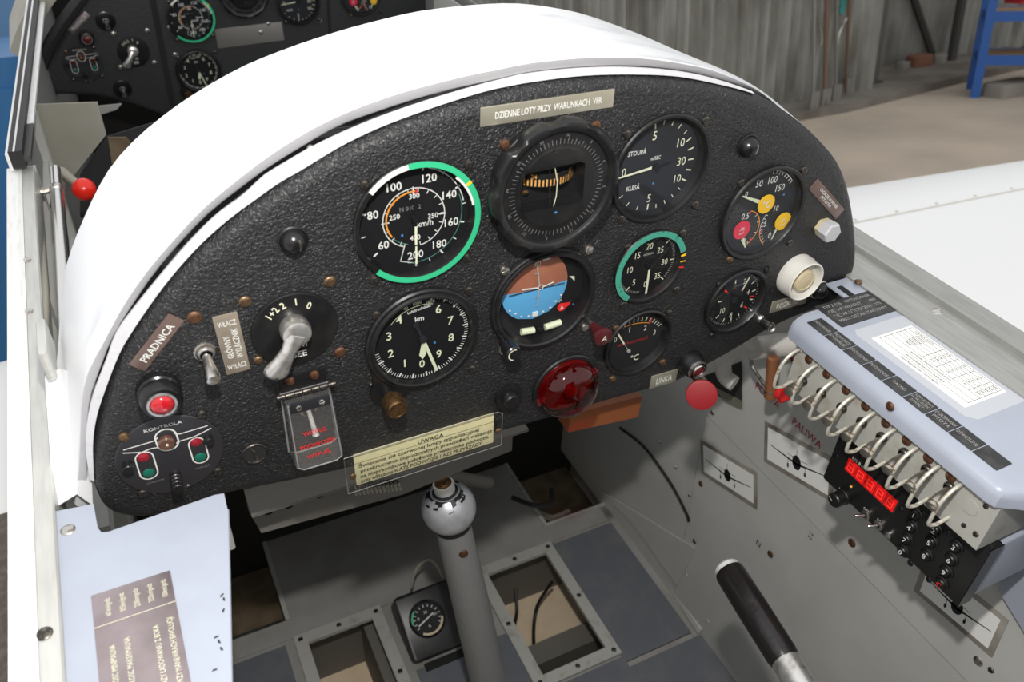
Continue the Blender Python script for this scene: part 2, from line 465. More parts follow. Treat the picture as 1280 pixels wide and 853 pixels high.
# steel column and brace
c = ground_at(1089, 104, .09)
t = free(thing('steel_column', 'dark steel column standing against the corrugated wall', 'column', (c.x, c.y, .09)))
s = MB(); s.box(-.09, .09, -.012, .012, 0, 5.9); s.box(-.012, .012, -.012, .16, 0, 5.9); s.box(-.09, .09, .148, .17, 0, 5.9)
s.build('shaft', 'steel_column', t, smooth=False)
s = MB(); s.box(-.14, .14, -.05, .21, 0, .02); s.build('foot_plate', 'steel_dark', t, smooth=False)
p0 = far_at(1168, 76, WY - .12); p1 = far_at(1136, -20, WY - .12)
s = MB(); d = (p1 - p0)
s.tube([p0, p0 + d * 4], .05, 6); o = free(s.build('wall_brace', 'steel_dark', smooth=False))
tag(o, 'dark diagonal steel brace leaning against the wall sheets', 'brace')
p0 = far_at(1190, 70, WY - .3); p1 = far_at(1186, -20, WY - .3)
s = MB(); s.tube([Vector((p0.x, p0.y, .09)), Vector((p0.x, p0.y, 5.8))], .06, 8); o = free(s.build('wall_post', 'steel_dark', smooth=True))
tag(o, 'dark round steel post in the hangar corner', 'post')

# long-handled tools leaning on the wall
tools = [((1016, 146), (1018, -10), 'pale steel bar', 'tool_metal', .018), ((1030, 142), (1034, -10), 'dark brown wooden handle', 'wood_handle', .026),
         ((1044, 136), (1046, -10), 'grey steel handle', 'tool_metal', .017), ((1056, 128), (1062, -10), 'rusty brown handle', 'wood_handle', .018)]
for (a, b, what, mm, rr) in tools:
    g0 = ground_at(*a, 0.0); top = far_at(b[0], b[1], 6.78)
    t = free(thing('long_handled_tool', f'long-handled yard tool with {what} leaning on corrugated wall', 'tool', g0, group='tools leaning on the hangar wall'))
    s = MB(); v = top - g0; v *= 1.12; s.tube([Vector((0, 0, .05)), v], rr, 8); s.build('handle', mm, t)
    s = MB(); s.box(-.06, .06, -.01, .01, .0, .26); s.build('blade', 'tool_metal', t, smooth=False)
p = far_at(1073, 30, 7.5)
s = MB(); s.rbox(-.045, .045, -.10, .10, -.03, .03, .012); o = free(s.build('red_tag', 'rag_red', loc=p, rot=(PI / 2, math.radians(-15), 0)))
tag(o, 'small red padlock tag hanging on the steel column', 'tag')
p = far_at(1054, 5, 6.85)
s = MB(); s.rbox(-.03, .03, -.10, .10, -.02, .02, .01); o = free(s.build('teal_rag', 'rag_teal', loc=p, rot=(PI / 2, 0.2, 0)))
tag(o, 'teal rag hanging above the leaning tools', 'rag')
def hook(px, py, flip, lab):
    p = far_at(px, py, 6.9); s = MB()
    s.tube([(flip * .10 * math.sin(a * .3) - flip * .05, 0, .12 - .045 * a) for a in range(7)], .014, 6)
    o = free(s.build('steel_hook', 'metal_worn', loc=p)); tag(o, lab, 'hook')
hook(1024, 38, 1, 'curved pale steel hook beside the brown wooden handle')
hook(1053, 36, -1, 'curved pale steel hook beside the teal rag')
# bricks and rubble at the wall foot
for i, (px, py, sx, mm, lab) in enumerate([(1128, 80, .17, 'brick_red', 'broken red brick lying at the foot of wall'), (1116, 84, .10, 'stone', 'pale stone lumps beside the red brick'),
                                           (1172, 78, .13, 'stone', 'dark stone at the foot of the diagonal brace')]):
    p = ground_at(px, py, .09); p.y = min(p.y, 7.72); s = MB()
    s.rbox(-sx, sx, -sx * .6, sx * .6, 0, sx * .85, sx * .18); o = free(s.build('brick' if i == 0 else 'rubble_stone', mm, loc=(p.x, p.y, .09), rot=(0, 0, .3 * i)))
    tag(o, lab, 'brick' if i == 0 else 'stone')
# blue shelving rack
c0 = ground_at(1218, 122)
rk = free(thing('shelving_rack', 'blue steel shelving rack with wooden boards by the hangar wall', 'rack', (c0.x, c0.y, 0), (0, 0, math.radians(-48))))
for i, (x, y) in enumerate(((0, 0), (1.35, 0), (0, .55), (1.35, .55))):
    s = MB(); s.box(x - .045, x + .045, y - .03, y + .03, 0, 2.4); s.build('post', 'rack_blue', rk, smooth=False)
for z in (far_at(1222, 76, c0.y).z, far_at(1229, 22, c0.y).z, 2.2):
    for y in (0, .55):
        s = MB(); s.box(-.03, 1.38, y - .025, y + .025, z - .05, z + .05); s.build('beam', 'rack_blue', rk, smooth=False)
    for x in (0, 1.35):
        s = MB(); s.box(x - .02, x + .02, 0, .55, z - .05, z + .03); s.build('beam', 'rack_blue', rk, smooth=False)
    s = MB(); s.box(.03, 1.32, .03, .52, z + .02, z + .045); s.build('board', 'rack_board', rk, smooth=False)
p = far_at(1276, 12, c0.y + .25)
s = MB(); s.rbox(-.12, .30, -.12, .14, 0, .42, .02)
o = free(s.build('red_canister', 'rag_red', loc=(p.x + .15, p.y + .12, far_at(1229, 22, c0.y).z + .046)))
tag(o, 'dark red canister standing on the blue rack board', 'canister')
p = ground_at(1256, 121)
s = MB(); s.rbox(-.16, .45, -.1, .2, 0, .15, .03); o = free(s.build('stone_block', 'stone', loc=(p.x, p.y, 0))); tag(o, 'pale stone block on the floor under the blue rack', 'block')
# blue doors seen past the left sill
def blue_cabin(px, py, y, w, h, mm, label):
    p = far_at(px, py, y); t = free(thing('blue_cabin', label, 'cabin', (p.x, p.y, 0)))
    s = MB(); s.box(-w, 0, 0, 1.0, 0, h); s.build('body', mm, t, smooth=False)
    for k in range(3):
        s = MB(); s.box(-w * (k + 1) / 3 + .02, -w * k / 3 - .02, -.02, 0, .1, h - .1); s.build('panel', mm, t, smooth=False)
blue_cabin(40, 80, 3.4, 1.6, 1.62, 'tarp_blue', 'deep blue painted cabin beyond the left wing')
blue_cabin(46, 40, 5.2, 2.2, 2.05, 'tarp_light', 'light blue painted cabin behind the deep blue one')

# ------------------------------------------------------------------ wings
def wing(sgn, label, x0, x1):
    t = thing('wing', label, 'wing', (0, 0, 0), group='low wings of the aircraft')
    def sec(x):
        le = 1.301 + (x - 1.571) * -0.096 if sgn > 0 else 1.351 - (-.256 - x) * .096
        z = -.85; c = 1.75; pts = []
        for k in range(13):
            u = k / 12; pts.append((x, le - c * u ** 1.6, z - .0 + (-.10 * (1 - math.sqrt(min(1, u * 5))) if u < .2 else 0) - .03 * max(0, u - .5)))
        for k in range(12, -1, -1):
            u = k / 12; pts.append((x, le - c * u ** 1.6, z - .11 - .05 * math.sin(PI * min(1, u * 1.2)) + (.06 * u)))
        return pts
    s = MB(); s.loft([sec(x0), sec((x0 + x1) / 2), sec(x1)], True, True); s.build('skin', 'wing_white', t)
    return t, sec
wr, _ = wing(1, 'white painted right wing beyond the right sill rail', .665, 5.2)
s = MB()
a = at_z(1066, 280, -.8495); b = at_z(1280, 237, -.8495); d = (b - a) / (b - a).length
s.add([a - d * .70, a - d * .70 + Vector((0, .006, 0)), b + d * 2 + Vector((0, .006, 0)), b + d * 2], [(0, 1, 2, 3)])
s.build('panel_seam', 'wing_seam', wr, smooth=False)
for k in range(14):
    q = a + d * (k * .12 - .1) + Vector((0, .014, 0)); o = bpy.data.objects.new('rivet', screw_mesh(.004, .0008, 0, 'wing_seam')); COL.objects.link(o); o.parent = wr; o.location = q
wl, _ = wing(-1, 'white painted left wing with a brown walkway mat', -4.5, -.121)
s = MB(); s.box(-.75, -.125, -.9, .914, -.8495, -.846); s.build('walkway_mat', 'wing_walk', wl, smooth=False)

# ------------------------------------------------------------------ cockpit shell
RZ = -.385
# sill rails
t = tag(thing('trim_2', 'left aluminium sill rail beside the white hood, with slotted screws', 'sill rail'), 'left aluminium sill rail beside the white hood, with slotted screws', 'sill rail', kind='structure')
s = MB(); s.prism([(-.114, RZ - .03), (-.1005, RZ - .03), (-.1005, RZ), (-.104, RZ + .0015), (-.114, RZ)], 0, 1.15, Matrix(((1, 0, 0, 0), (0, 0, -1, .915), (0, 1, 0, 0), (0, 0, 0, 1))))
s.build('outer_strip', 'rail_white', t, smooth=False)
s = MB(); s.prism([(-.1003, RZ - .03), (-.0895, RZ - .03), (-.0895, RZ - .002), (-.0905, RZ - .0008), (-.1003, RZ - .0008)], 0, 1.15, Matrix(((1, 0, 0, 0), (0, 0, -1, .915), (0, 1, 0, 0), (0, 0, 0, 1))))
s.build('inner_strip', 'rail_alu', t, smooth=False)
for px, py, mm in ((33, 325, 'metal_worn'), (35, 389, 'metal_worn'), (55, 792, 'dark_screw')):
    q = at_z(px, py, RZ); screw(t, q.x, q.y, RZ - .0006, .0036 if py < 700 else .0042, mm, .0012)
t = thing('trim_3', 'right grey aluminium sill rail along the blue-grey console', 'sill rail', kind='structure')
XM = Matrix(((1, 0, 0, 0), (0, 0, -1, .75), (0, 1, 0, 0), (0, 0, 0, 1)))
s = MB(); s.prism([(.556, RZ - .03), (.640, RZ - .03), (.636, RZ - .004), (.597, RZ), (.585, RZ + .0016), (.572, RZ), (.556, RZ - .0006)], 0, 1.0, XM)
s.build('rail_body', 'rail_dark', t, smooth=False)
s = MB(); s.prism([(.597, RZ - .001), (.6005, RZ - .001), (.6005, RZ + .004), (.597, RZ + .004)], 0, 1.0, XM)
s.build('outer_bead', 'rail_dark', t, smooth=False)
q = at_z(1171, 391, RZ); screw(t, q.x, q.y, RZ + .0002, .0050, 'metal_worn', .0018)
q = at_z(1076, 352, RZ); screw(t, q.x - .003, q.y, RZ + .0000, .0036, 'brass_screw', .0016)
# fuselage sides below the rails
WX = .585
wr_ = thing('wall_right', 'grey painted right cockpit side wall with sheet seams', 'wall', kind='structure')
def wall_sheet(name, pts, x=WX, th=.002, mm='wall_grey'):        # pts (y, z)
    s = MB(); s.prism(pts, 0, th, Matrix(((0, 0, 1, x), (1, 0, 0, 0), (0, 1, 0, 0), (0, 0, 0, 1)))); return s.build(name, mm, wr_, smooth=False)
vs0 = at_x(880, 528, WX); vs1 = at_x(845, 735, WX)
ms = -.693
wall_sheet('upper_sheet', [(-.4, ms), (vs0.y, ms), (vs0.y + .01, -.40), (-.4, -.40)], WX - .0015)
wall_sheet('lower_sheet', [(-.4, ms - .0022), (vs0.y - .0012, ms - .0022), (vs1.y - .0012, -1.06), (-.4, -1.06)], WX)
wall_sheet('forward_sheet', [(vs0.y + .0118, -.40), (vs0.y + .0008, ms), (vs1.y + .0012, -1.06), (1.5, -1.06), (1.5, -.40)], WX + .001)
kp = [at_x(*p, WX - .003) for p in ((745, 610), (868, 686), (846, 733), (790, 655))]
wall_sheet('kick_panel', [(p.y, p.z) for p in kp], WX - .003, .0025)
wall_sheet('outer_skin', [(-.5, -1.25), (2.2, -1.25), (2.2, -.40), (-.5, -.40)], WX + .03, .004, 'skin_grey')
for px, py, mm, r in ((876, 605, 'rust_screw', .004), (868, 677, 'dark_screw', .0035), (858, 719, 'frame_grey', .003), (885, 777, 'frame_grey', .0035), (963, 693, 'rust_screw', .0045), (1065, 679, 'rust_screw', .005), (1223, 827, 'metal_worn', .0048), (1239, 838, 'dark_screw', .003), (825, 553, 'metal_worn', .0025), (845, 584, 'metal_worn', .0025), (862, 619, 'metal_worn', .0025), (891, 516, 'metal_worn', .0035)):
    q = at_x(px, py, WX - .0015); screw(wr_, q.x, q.y, q.z, r, mm, .0016, (0, -PI / 2, 0))
wl_ = thing('wall_left', 'dark left cockpit side wall below the sill', 'wall', kind='structure')
s = MB(); s.loft([[(x0, y, -1.25), (x0 + .004, y, -1.25), (x0 + .004, y, zt), (x0, y, zt)] for x0, y, zt in ((-.1135, -.55, RZ - .02), (-.1135, .90, RZ - .02), (-.075, 2.2, -.44))], True, True); s.build('outer_skin', 'skin_grey', wl_, smooth=False)
s = MB(); s.box(-.109, -.106, -.4, .55, -1.06, RZ - .03); s.build('inner_sheet', 'wall_grey', wl_, smooth=False)
# stringers in the front cockpit side
for z, r in ((-.50, .012), (-.62, .014), (-.76, .014)):
    s = MB(); s.box(-.108, -.096, .60, 1.2, z - r, z + r); s.build('stringer', 'wall_grey', wl_, smooth=False)
for y in (.70, .95, 1.18):
    s = MB(); s.box(-.108, -.092, y - .012, y + .012, -1.05, RZ - .02); s.build('frame_rib', 'wall_grey', wl_, smooth=False)

# floor: painted plates, mats, framed openings
FZ = -1.05
fl_ = thing('floor_1', 'grey cockpit floor with dark mats and framed openings', 'floor', kind='structure')
def slab(name, poly, z0, z1, mm, parent=fl_):
    s = MB(); s.prism(poly, z0, z1); return s.build(name, mm, parent, smooth=False)
def rect(x0, x1, y0, y1): return [(x0, y0), (x1, y0), (x1, y1), (x0, y1)]
slab('tunnel_plate', rect(.052, .345, .717, 1.30), FZ - .004, FZ, 'floor_grey')
slab('tunnel_plate', rect(.345, .470, .717, 1.30), FZ - .004, FZ, 'floor_grey')
slab('cross_beam', rect(-.116, .052, .720, .752), FZ - .02, FZ - .001, 'floor_grey')
slab('cross_beam', rect(.470, .60, .720, .752), FZ - .02, FZ - .001, 'floor_grey')
slab('beam_edge', rect(-.116, .050, .7505, .7555), FZ - .0005, FZ + .0015, 'metal_bright')
slab('beam_edge', rect(.470, .597, .7505, .7555), FZ - .0005, FZ + .0012, 'frame_grey')
slab('well_side', rect(.046, .052, .752, 1.30), FZ - .02, FZ + .002, 'frame_grey')
slab('well_side', rect(.470, .476, .752, 1.30), FZ - .02, FZ + .002, 'frame_grey')
slab('well_bottom', rect(-.116, .05, .752, 1.30), FZ - .10, FZ - .06, 'well_brown')
slab('well_bottom', rect(.474, .60, .752, 1.30), FZ - .10, FZ - .06, 'well_brown')
slab('floor_mat', rect(-.10, .036, .35, .712), FZ - .003, FZ + .001, 'floor_mat')
slab('floor_mat', rect(.462, .574, .489, .713), FZ - .003, FZ + .001, 'floor_mat')
slab('floor_mat', rect(.462, .600, .15, .480), FZ - .003, FZ + .001, 'floor_mat')
slab('floor_mat', rect(.19, .345, .15, .600), FZ - .003, FZ + .0008, 'floor_mat')
slab('floor_mat', rect(.345, .462, .15, .498), FZ - .003, FZ + .001, 'floor_mat')
slab('under_plate', rect(.574, .62, .48, .75), FZ - .004, FZ - .001, 'floor_grey')
slab('under_plate', rect(-.116, .062, .10, .72), FZ - .008, FZ - .003, 'floor_grey')
slab('under_plate', rect(.164, .345, .10, .72), FZ - .008, FZ - .003, 'floor_grey')
slab('under_plate', rect(.448, .62, .10, .72), FZ - .008, FZ - .003, 'floor_grey')
slab('under_plate', rect(.345, .448, .10, .515), FZ - .008, FZ - .003, 'floor_grey')
s = MB(); s.tube([at_z(790, 660, FZ + .006), at_z(836, 722, FZ + .006), at_z(880, 790, FZ + .006)], .010, 8); s.build('seam_strip', 'frame_grey', fl_)
def opening(x0, x1, y0, y1, b=.017):
    f = MB(); z0, z1 = FZ - .003, FZ + .0035
    for r in ((x0 - b, x1 + b, y1, y1 + b), (x0 - b, x1 + b, y0 - b, y0), (x0 - b, x0, y0, y1), (x1, x1 + b, y0, y1)):
        f.box(r[0], r[1], r[2], r[3], z0, z1)
    o = f.build('window_frame', 'frame_grey', fl_, smooth=False)
    for xx, yy in ((x0 - b / 2, y1 + b / 2), (x1 + b / 2, y1 + b / 2), ((x0 + x1) / 2, y1 + b / 2), (x1 + b / 2, (y0 + y1) / 2), (x0 - b / 2, (y0 + y1) / 2), (x1 + b / 2, y0 - b / 2), (x0 - b / 2, y0 - b / 2), ((x0 + x1) / 2, y0 - b / 2)):
        screw(o, xx, yy, z1, .0036, 'dark_screw', .0012)
opening(.066, .160, .51, .702)
opening(.345, .446, .519, .702)
# belly below the openings
slab('belly_skin', rect(-.12, .62, .10, .76), FZ - .17, FZ - .16, 'belly_tan')
for y in (.60, .44):
    slab('belly_frame', rect(-.12, .62, y - .012, y + .022), FZ - .16, FZ - .10, 'beam_grey')
slab('belly_stringer', rect(.150, .172, .1, .76), FZ - .16, FZ - .04, 'beam_grey')
slab('belly_stringer', rect(.325, .345, .1, .76), FZ - .16, FZ - .06, 'beam_grey')
slab('belly_wall', rect(-.12, .62, .74, .75), FZ - .16, FZ - .01, 'beam_grey')
s = MB(); s.tube(smooth_loop([at_z(644, 735, FZ - .10), at_z(646, 765, FZ - .12), at_z(640, 790, FZ - .12), at_z(637, 815, FZ - .10)], 5, False), .0028, 6); s.build('hose', 'cable_black', fl_)
s = MB(); s.tube(smooth_loop([at_z(690, 728, FZ - .05), at_z(672, 757, FZ - .12), at_z(667, 790, FZ - .14), at_z(669, 835, FZ - .14)], 5, False), .0030, 6); s.build('hose', 'cable_black', fl_)

# dark sheet ahead of the feet standing in for footwell shadow, and the front seat that closes the space under the hood
bk = thing('wall_front', 'dark sheet added for the shade ahead of the rudder pedal space', 'wall', kind='structure')
s = MB(); s.box(-.112, .612, .905, .915, -1.15, -.62); s.build('added_bulkhead', 'tunnel_dark', bk, smooth=False)
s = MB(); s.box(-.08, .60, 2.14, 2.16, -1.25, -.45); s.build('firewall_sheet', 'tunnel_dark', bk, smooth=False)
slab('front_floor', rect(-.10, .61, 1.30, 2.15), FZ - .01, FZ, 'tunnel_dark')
st = thing('pilot_chair', 'dark front pilot chair hidden behind the white hood', 'chair', (.245, .6, -.62))
s = MB(); s.rbox(-.24, .24, .05, .48, .0, .02, .008); s.build('seat_pan', 'seat_dark', st)
s = MB(); s.rbox(-.22, .22, .04, .06, .02, .34, .006); s.build('seat_back', 'seat_dark', st)
s = MB(); s.rbox(-.18, .18, .09, .44, .02, .07, .02); s.build('cushion', 'seat_dark', st)
# unseen rear seat and bulkhead, added behind the camera to block sky light
rb = thing('wall_back_blocker', 'unseen grey bulkhead added behind the rear seat to block light', 'wall', kind='structure')
s = MB(); s.box(-.11, .61, -.56, -.54, -1.25, -.30); s.build('added_bulkhead', 'wall_grey', rb, smooth=False)
rs = thing('rear_seat_blocker', 'unseen dark padded rear pilot seat added to block light from behind', 'seat', (.245, -.25, -.78))
s = MB(); s.rbox(-.24, .24, -.22, .22, -.03, 0, .01); s.build('seat_pan', 'seat_dark', rs)
s = MB(); s.rbox(-.22, .22, -.20, .20, 0, .06, .02); s.build('cushion', 'seat_dark', rs)
s = MB(); s.rbox(-.24, .24, -.27, -.21, -.03, .80, .02); s.build('backrest', 'seat_dark', rs)  # backrest made tall to keep more sky light out of the footwell
# under-panel channel bracket
q0 = at_y(318, 640, .50); q1 = at_y(545, 590, .50)
t = thing('panel_bracket', 'grey drilled channel bracket below the instrument panel', 'bracket', (0, .50, 0), PANEL_ROT)
c1 = at_y(327, 667, .50); c2 = at_y(505, 618, .50); c3 = at_y(640, 560, .50)
s = MB(); s.prism([(c1.x - .006, c1.z + .03), (c1.x, c1.z), (c2.x, c2.z), (c3.x, c2.z + .012), (c3.x, c2.z + .06), (c1.x - .006, c1.z + .06)], -.003, 0); s.build('web', 'beam_grey', t, smooth=False)
s = MB()
for px, py in ((336, 640), (361, 632), (400, 619)):
    q = at_y(px, py, .4995); s.cyl(.004, -.001, .0006, 12, q.x, q.z)
s.build('lightening_holes', 'dark_void', t)
s = MB(); s.box(c1.x - .006, c3.x, c1.z + .055, c1.z + .058, -.003, .03); s.build('flange', 'beam_grey', t, smooth=False)
s = MB(); s.tube([at_y(555, 594, .62), at_y(612, 604, .62)], .008, 10); o = s.build('torque_tube', 'beam_grey'); tag(o, 'short olive control tube under the panel beside the stick', 'tube')
s = MB(); a = at_y(440, 612, .48); b = at_y(500, 606, .48)
s.tube([a.lerp(b, k / 60) + Vector((0, .005 * math.cos(k * 1.25), .005 * math.sin(k * 1.25))) for k in range(61)], .0012, 5); o = s.build('coil_spring', 'metal_worn'); tag(o, 'small coil spring under the yellow placard', 'spring')
s = MB(); a = at_y(697, 521, .468); b = at_y(784, 499, .468)
s.prism([(a.x, a.z - .002), (b.x, b.z - .006), (b.x, b.z + .02), (a.x, a.z + .02)], 0, .0205, Matrix(((1, 0, 0, 0), (0, 0, -1, .468), (0, 1, 0, 0), (0, 0, 0, 1)))); o = s.build('orange_strap', 'orange_strap', smooth=False); tag(o, 'dull orange strap hanging in the shadow below the panel', 'strap')
s = MB(); s.tube(smooth_loop([at_x(775, 535, .57), at_x(806, 560, .574), at_x(838, 604, .578), at_x(857, 640, .58), at_x(861, 652, .582)], 6, False), .0022, 6); o = s.build('black_cable', 'cable_black'); tag(o, 'thin black cable hanging along the right side wall', 'cable')
s = MB(); s.tube(smooth_loop([at_z(640, 622, -.95), at_z(668, 632, -.95), at_z(688, 628, -.95), at_z(690, 612, -.95)], 5, False), .004, 6); o = s.build('pedal_cable', 'cable_black'); tag(o, 'looped black rudder cable in the shadowed footwell', 'cable')
s = MB(); s.tube(smooth_loop([at_z(650, 640, -1.07), at_z(672, 642, -1.06), at_z(690, 648, -1.07), at_z(712, 640, -1.07)], 5, False), .006, 6); o = s.build('yellow_cord', 'placard_olive'); tag(o, 'frayed yellowish cord lying in the right pedal well', 'cord')
# ------------------------------------------------------------------ rear instrument panel
OUT_PX = [(150, 640), (190, 641), (240, 629), (283, 613), (350, 600), (430, 583), (560, 553), (640, 532), (700, 515), (760, 497), (830, 478), (850, 470),
          (905, 440), (950, 413), (985, 396), (1030, 378), (1055, 352), (1066, 320), (1064, 270), (1050, 210), (1020, 170), (985, 141), (944, 117), (880, 99),
          (800, 91), (740, 92), (660, 100), (580, 120), (500, 147), (424, 181), (350, 226), (287, 272), (230, 325), (184, 384), (150, 440), (124, 515), (114, 580), (125, 625)]
OUT = []
for p in OUT_PX:
    q = at_y(p[0], p[1], PY + .008); OUT.append(Vector((q.x, q.z)))
OUTL = smooth_loop(OUT, 4)
G = dict(asi=(.1506, -.2475), alt=(.1510, -.3370), vsi=(.3297, -.2434), ah=(.2436, -.3293), oil=(.4345, -.2983), tach=(.3330, -.3230), temp=(.3343, -.3955), manif=(.4286, -.3795))
HOLE = dict(asi=.0385, alt=.0365, vsi=.0372, ah=.0388, oil=.0372, tach=.0283, temp=.0292, manif=.0280)
def make_panel(name, label, outline, holes, y, mm):
    bm = bmesh.new()
    prof = [(-.003, -.028), (-.0005, -.019), (0, -.012), (-.0010, -.0065), (-.0028, -.0030), (-.0058, -.0008), (-.0105, 0)]
    rings = []
    for off, z in prof:
        rings.append([bm.verts.new((p.x, p.y, z)) for p in offset_loop(outline, off)])
    n = len(outline)
    for a, b in zip(rings, rings[1:]):
        for i in range(n): bm.faces.new((a[i], a[(i + 1) % n], b[(i + 1) % n], b[i]))
    edges = [bm.edges.get((rings[-1][i], rings[-1][(i + 1) % n])) for i in range(n)]
    for (cx, cy, r) in holes:
        c0 = [bm.verts.new((cx + r * math.cos(2 * PI * k / 40), cy + r * math.sin(2 * PI * k / 40), 0)) for k in range(40)]
        c1 = [bm.verts.new((v.co.x, v.co.y, -.02)) for v in c0]
        for k in range(40):
            edges.append(bm.edges.new((c0[k], c0[(k + 1) % 40])))
            bm.faces.new((c0[k], c1[k], c1[(k + 1) % 40], c0[(k + 1) % 40]))
    bmesh.ops.triangle_fill(bm, use_beauty=True, use_dissolve=False, edges=edges)
    bmesh.ops.recalc_face_normals(bm, faces=bm.faces)
    me = bpy.data.meshes.new('face_board'); bm.to_mesh(me); bm.free()
    me.materials.append(MATS[mm]); me.shade_smooth(); me.set_sharp_from_angle(angle=math.radians(50))
    t = thing(name, label, 'panel', (0, y, 0), PANEL_ROT)
    o = bpy.data.objects.new('face_board', me); COL.objects.link(o); o.parent = t
    return t
panel = make_panel('instrument_panel', 'black crinkle-finish rear instrument panel under the white hood', OUTL, [(G[k][0], G[k][1], HOLE[k]) for k in G], PY, 'crinkle')
# pale flange round the panel edge, from the left foot over the crown to the right shoulder
def resample(pts, n):
    pts = [Vector(p) for p in pts]; d = [0.0]
    for p, q in zip(pts, pts[1:]): d.append(d[-1] + (q - p).length)
    out = []; j = 0
    for k in range(n):
        t = d[-1] * k / (n - 1)
        while j < len(d) - 2 and d[j + 1] < t: j += 1
        out.append(pts[j].lerp(pts[j + 1], (t - d[j]) / max(1e-9, d[j + 1] - d[j])))
    return out
def curve_at(rows, y=None, n=90):       # rows of (px, py[, y]) met with planes of constant y
    return resample(smooth_loop([at_y(r[0], r[1], r[2] if len(r) > 2 else y) for r in rows], 5, False), n)
FL_OUT = [(112, 600), (107, 560), (109.5, 525), (117, 492), (133, 450), (145, 417), (168, 385), (199.7, 346), (233, 307), (270, 270), (303, 245.7), (330, 220.6), (350, 208), (393, 183), (447, 158), (494, 139.7), (541, 124), (588, 110), (630, 99), (662, 92), (725, 85.5), (787.5, 84.3), (850, 89.5), (897, 99.5), (940, 114)]
FL_IN = [(118, 602), (116, 560), (120, 525), (130, 492), (146, 450), (157, 428), (186, 384), (217, 343), (253, 303.6), (289, 272), (325, 245.7), (350, 228), (378, 212), (424, 184), (471, 161), (517.5, 143), (564, 127), (611, 113), (640, 107), (662, 103), (725, 95), (787, 93), (850, 96), (912, 108.5), (944, 117.5)]
PM = Matrix(((1, 0, 0), (0, 0, 1), (0, -1, 0)))
def loc_panel(c, dy=0.0): return [(p.x, p.z, PY - p.y - dy) for p in c]
fo, fi = curve_at(FL_OUT, .4255), curve_at(FL_IN, .4250)
s = MB(); s.loft([loc_panel(fi, .004), loc_panel(fi), loc_panel(fo), loc_panel(fo, .0015), loc_panel(fi, .0055)], closed=False); s.build('edge_flange', 'flange_white', panel)
for px, py, mm, r in ((425, 440, 'rust_screw', .0038), (412, 352, 'brass_screw', .0038), (243, 397, 'rust_screw', .0042), (306, 377, 'brass_screw', .0038), (323, 450, 'brass_screw', .003), (495, 492, 'dark_screw', .0018)):
    q = at_y(px, py, PY); screw(panel, q.x, q.z, 0, r, mm, .0016)

# ------------------------------------------------------------------ white hood over the panel
RIM_OUT = [(93.9, 632, .424), (97.7, 585, .424), (100, 533, .424), (101.6, 497, .424), (109, 463.5, .424), (129.6, 425.6, .424), (154, 380, .424), (181.4, 340, .424), (212, 303.6, .424), (248.5, 264, .424), (285, 232, .424), (330, 197, .424), (365, 173.5, .424), (400, 153.8, .424), (447, 132.7, .424), (494, 116, .424), (541, 103, .424), (588, 91.6, .424), (630, 83.4, .424), (662.5, 77, .424), (725, 71, .424), (775, 70, .424), (819, 73, .425), (866, 81, .426), (897, 89, .428), (944, 110.5, .432), (978, 137, .438), (1010, 164, .442), (1043, 207, .445), (1059, 268, .445), (1064, 316, .445), (1061, 346, .445)]
RIM_IN = [(112, 634, .427), (109, 575, .427), (110, 530, .427), (114, 497, .427), (124, 468, .427), (141, 424, .427), (166, 383, .427), (193.6, 343, .427), (224, 306.7, .427), (260.7, 268.6, .427), (297, 239.6, .427), (333.8, 212, .427), (377, 185, .427), (423.8, 158.4, .427), (470.6, 141, .427), (517.5, 125.6, .427), (564, 112.7, .427), (600, 105, .427), (630, 98.7, .427), (662, 91.6, .427), (725, 85, .427), (787.5, 83.8, .428), (850, 89, .429), (897, 99, .431), (943.8, 115, .435), (975, 138, .441), (1007, 166, .445), (1039, 209, .448), (1054, 268, .448), (1058, 316, .448), (1055, 344, .448)]
FAR = [(62, 560, .53), (66, 500, .54), (72, 440, .545), (76, 385, .545), (82, 335, .545), (107, 268, .545), (145, 200, .545), (210, 140, .545), (290, 90, .545), (355, 62, .545), (420, 40, .545), (475, 25, .545), (530, 13, .545), (600, 5.5, .545), (650, 4.5, .545), (700, 11, .545), (740, 21, .545), (800, 43, .545), (850, 65, .545), (900, 86, .545), (945, 109, .545), (980, 138, .54), (1010, 166, .535), (1042, 210, .53), (1057, 268, .53), (1062, 316, .53), (1059, 346, .53)]
hood = thing('panel_hood', 'white painted curved hood over the rear instrument panel', 'hood', (0, .40, 0))
ro, ri, fa = curve_at(RIM_OUT), curve_at(RIM_IN), curve_at(FAR)
def hl(c, dy=0.0, k=1.0): return [(.245 + (p.x - .245) * k, p.y - .40 + dy, -.45 + (p.z + .45) * k) for p in c]
def mixc(a, b, t): return [p.lerp(q, t) for p, q in zip(a, b)]
s = MB(); s.loft([hl(fa), hl(mixc(fa, ro, .33), 0, 1.003), hl(mixc(fa, ro, .66), 0, 1.003), hl(mixc(fa, ro, .93), 0, 1.001), hl(ro, .0006, 1.0)], closed=False); s.build('shell', 'hood_white', hood)
s = MB(); s.loft([hl(ro, .0006), hl(mixc(ro, ri, .10), -.0006), hl(mixc(ro, ri, .22), -.0004), hl(mixc(ro, ri, .85), .0004), hl(ri, .0014), hl(ri, .008), hl(mixc(ri, fa, .4), 0, .985), hl(fa, 0, .985)], closed=False); s.build('rolled_lip', 'hood_edge', hood)
s = MB(); s.loft([hl(fa, 0, .985), hl(fa, .002, .993), hl(fa)], closed=False); s.build('forward_edge', 'hood_white', hood)
for px, py in ((388, 185),):
    q = at_y(px, py, .428); o = screw(hood, q.x, q.y - .4, q.z, .0022, 'metal_worn', .0014, (PI / 2, 0, 0))
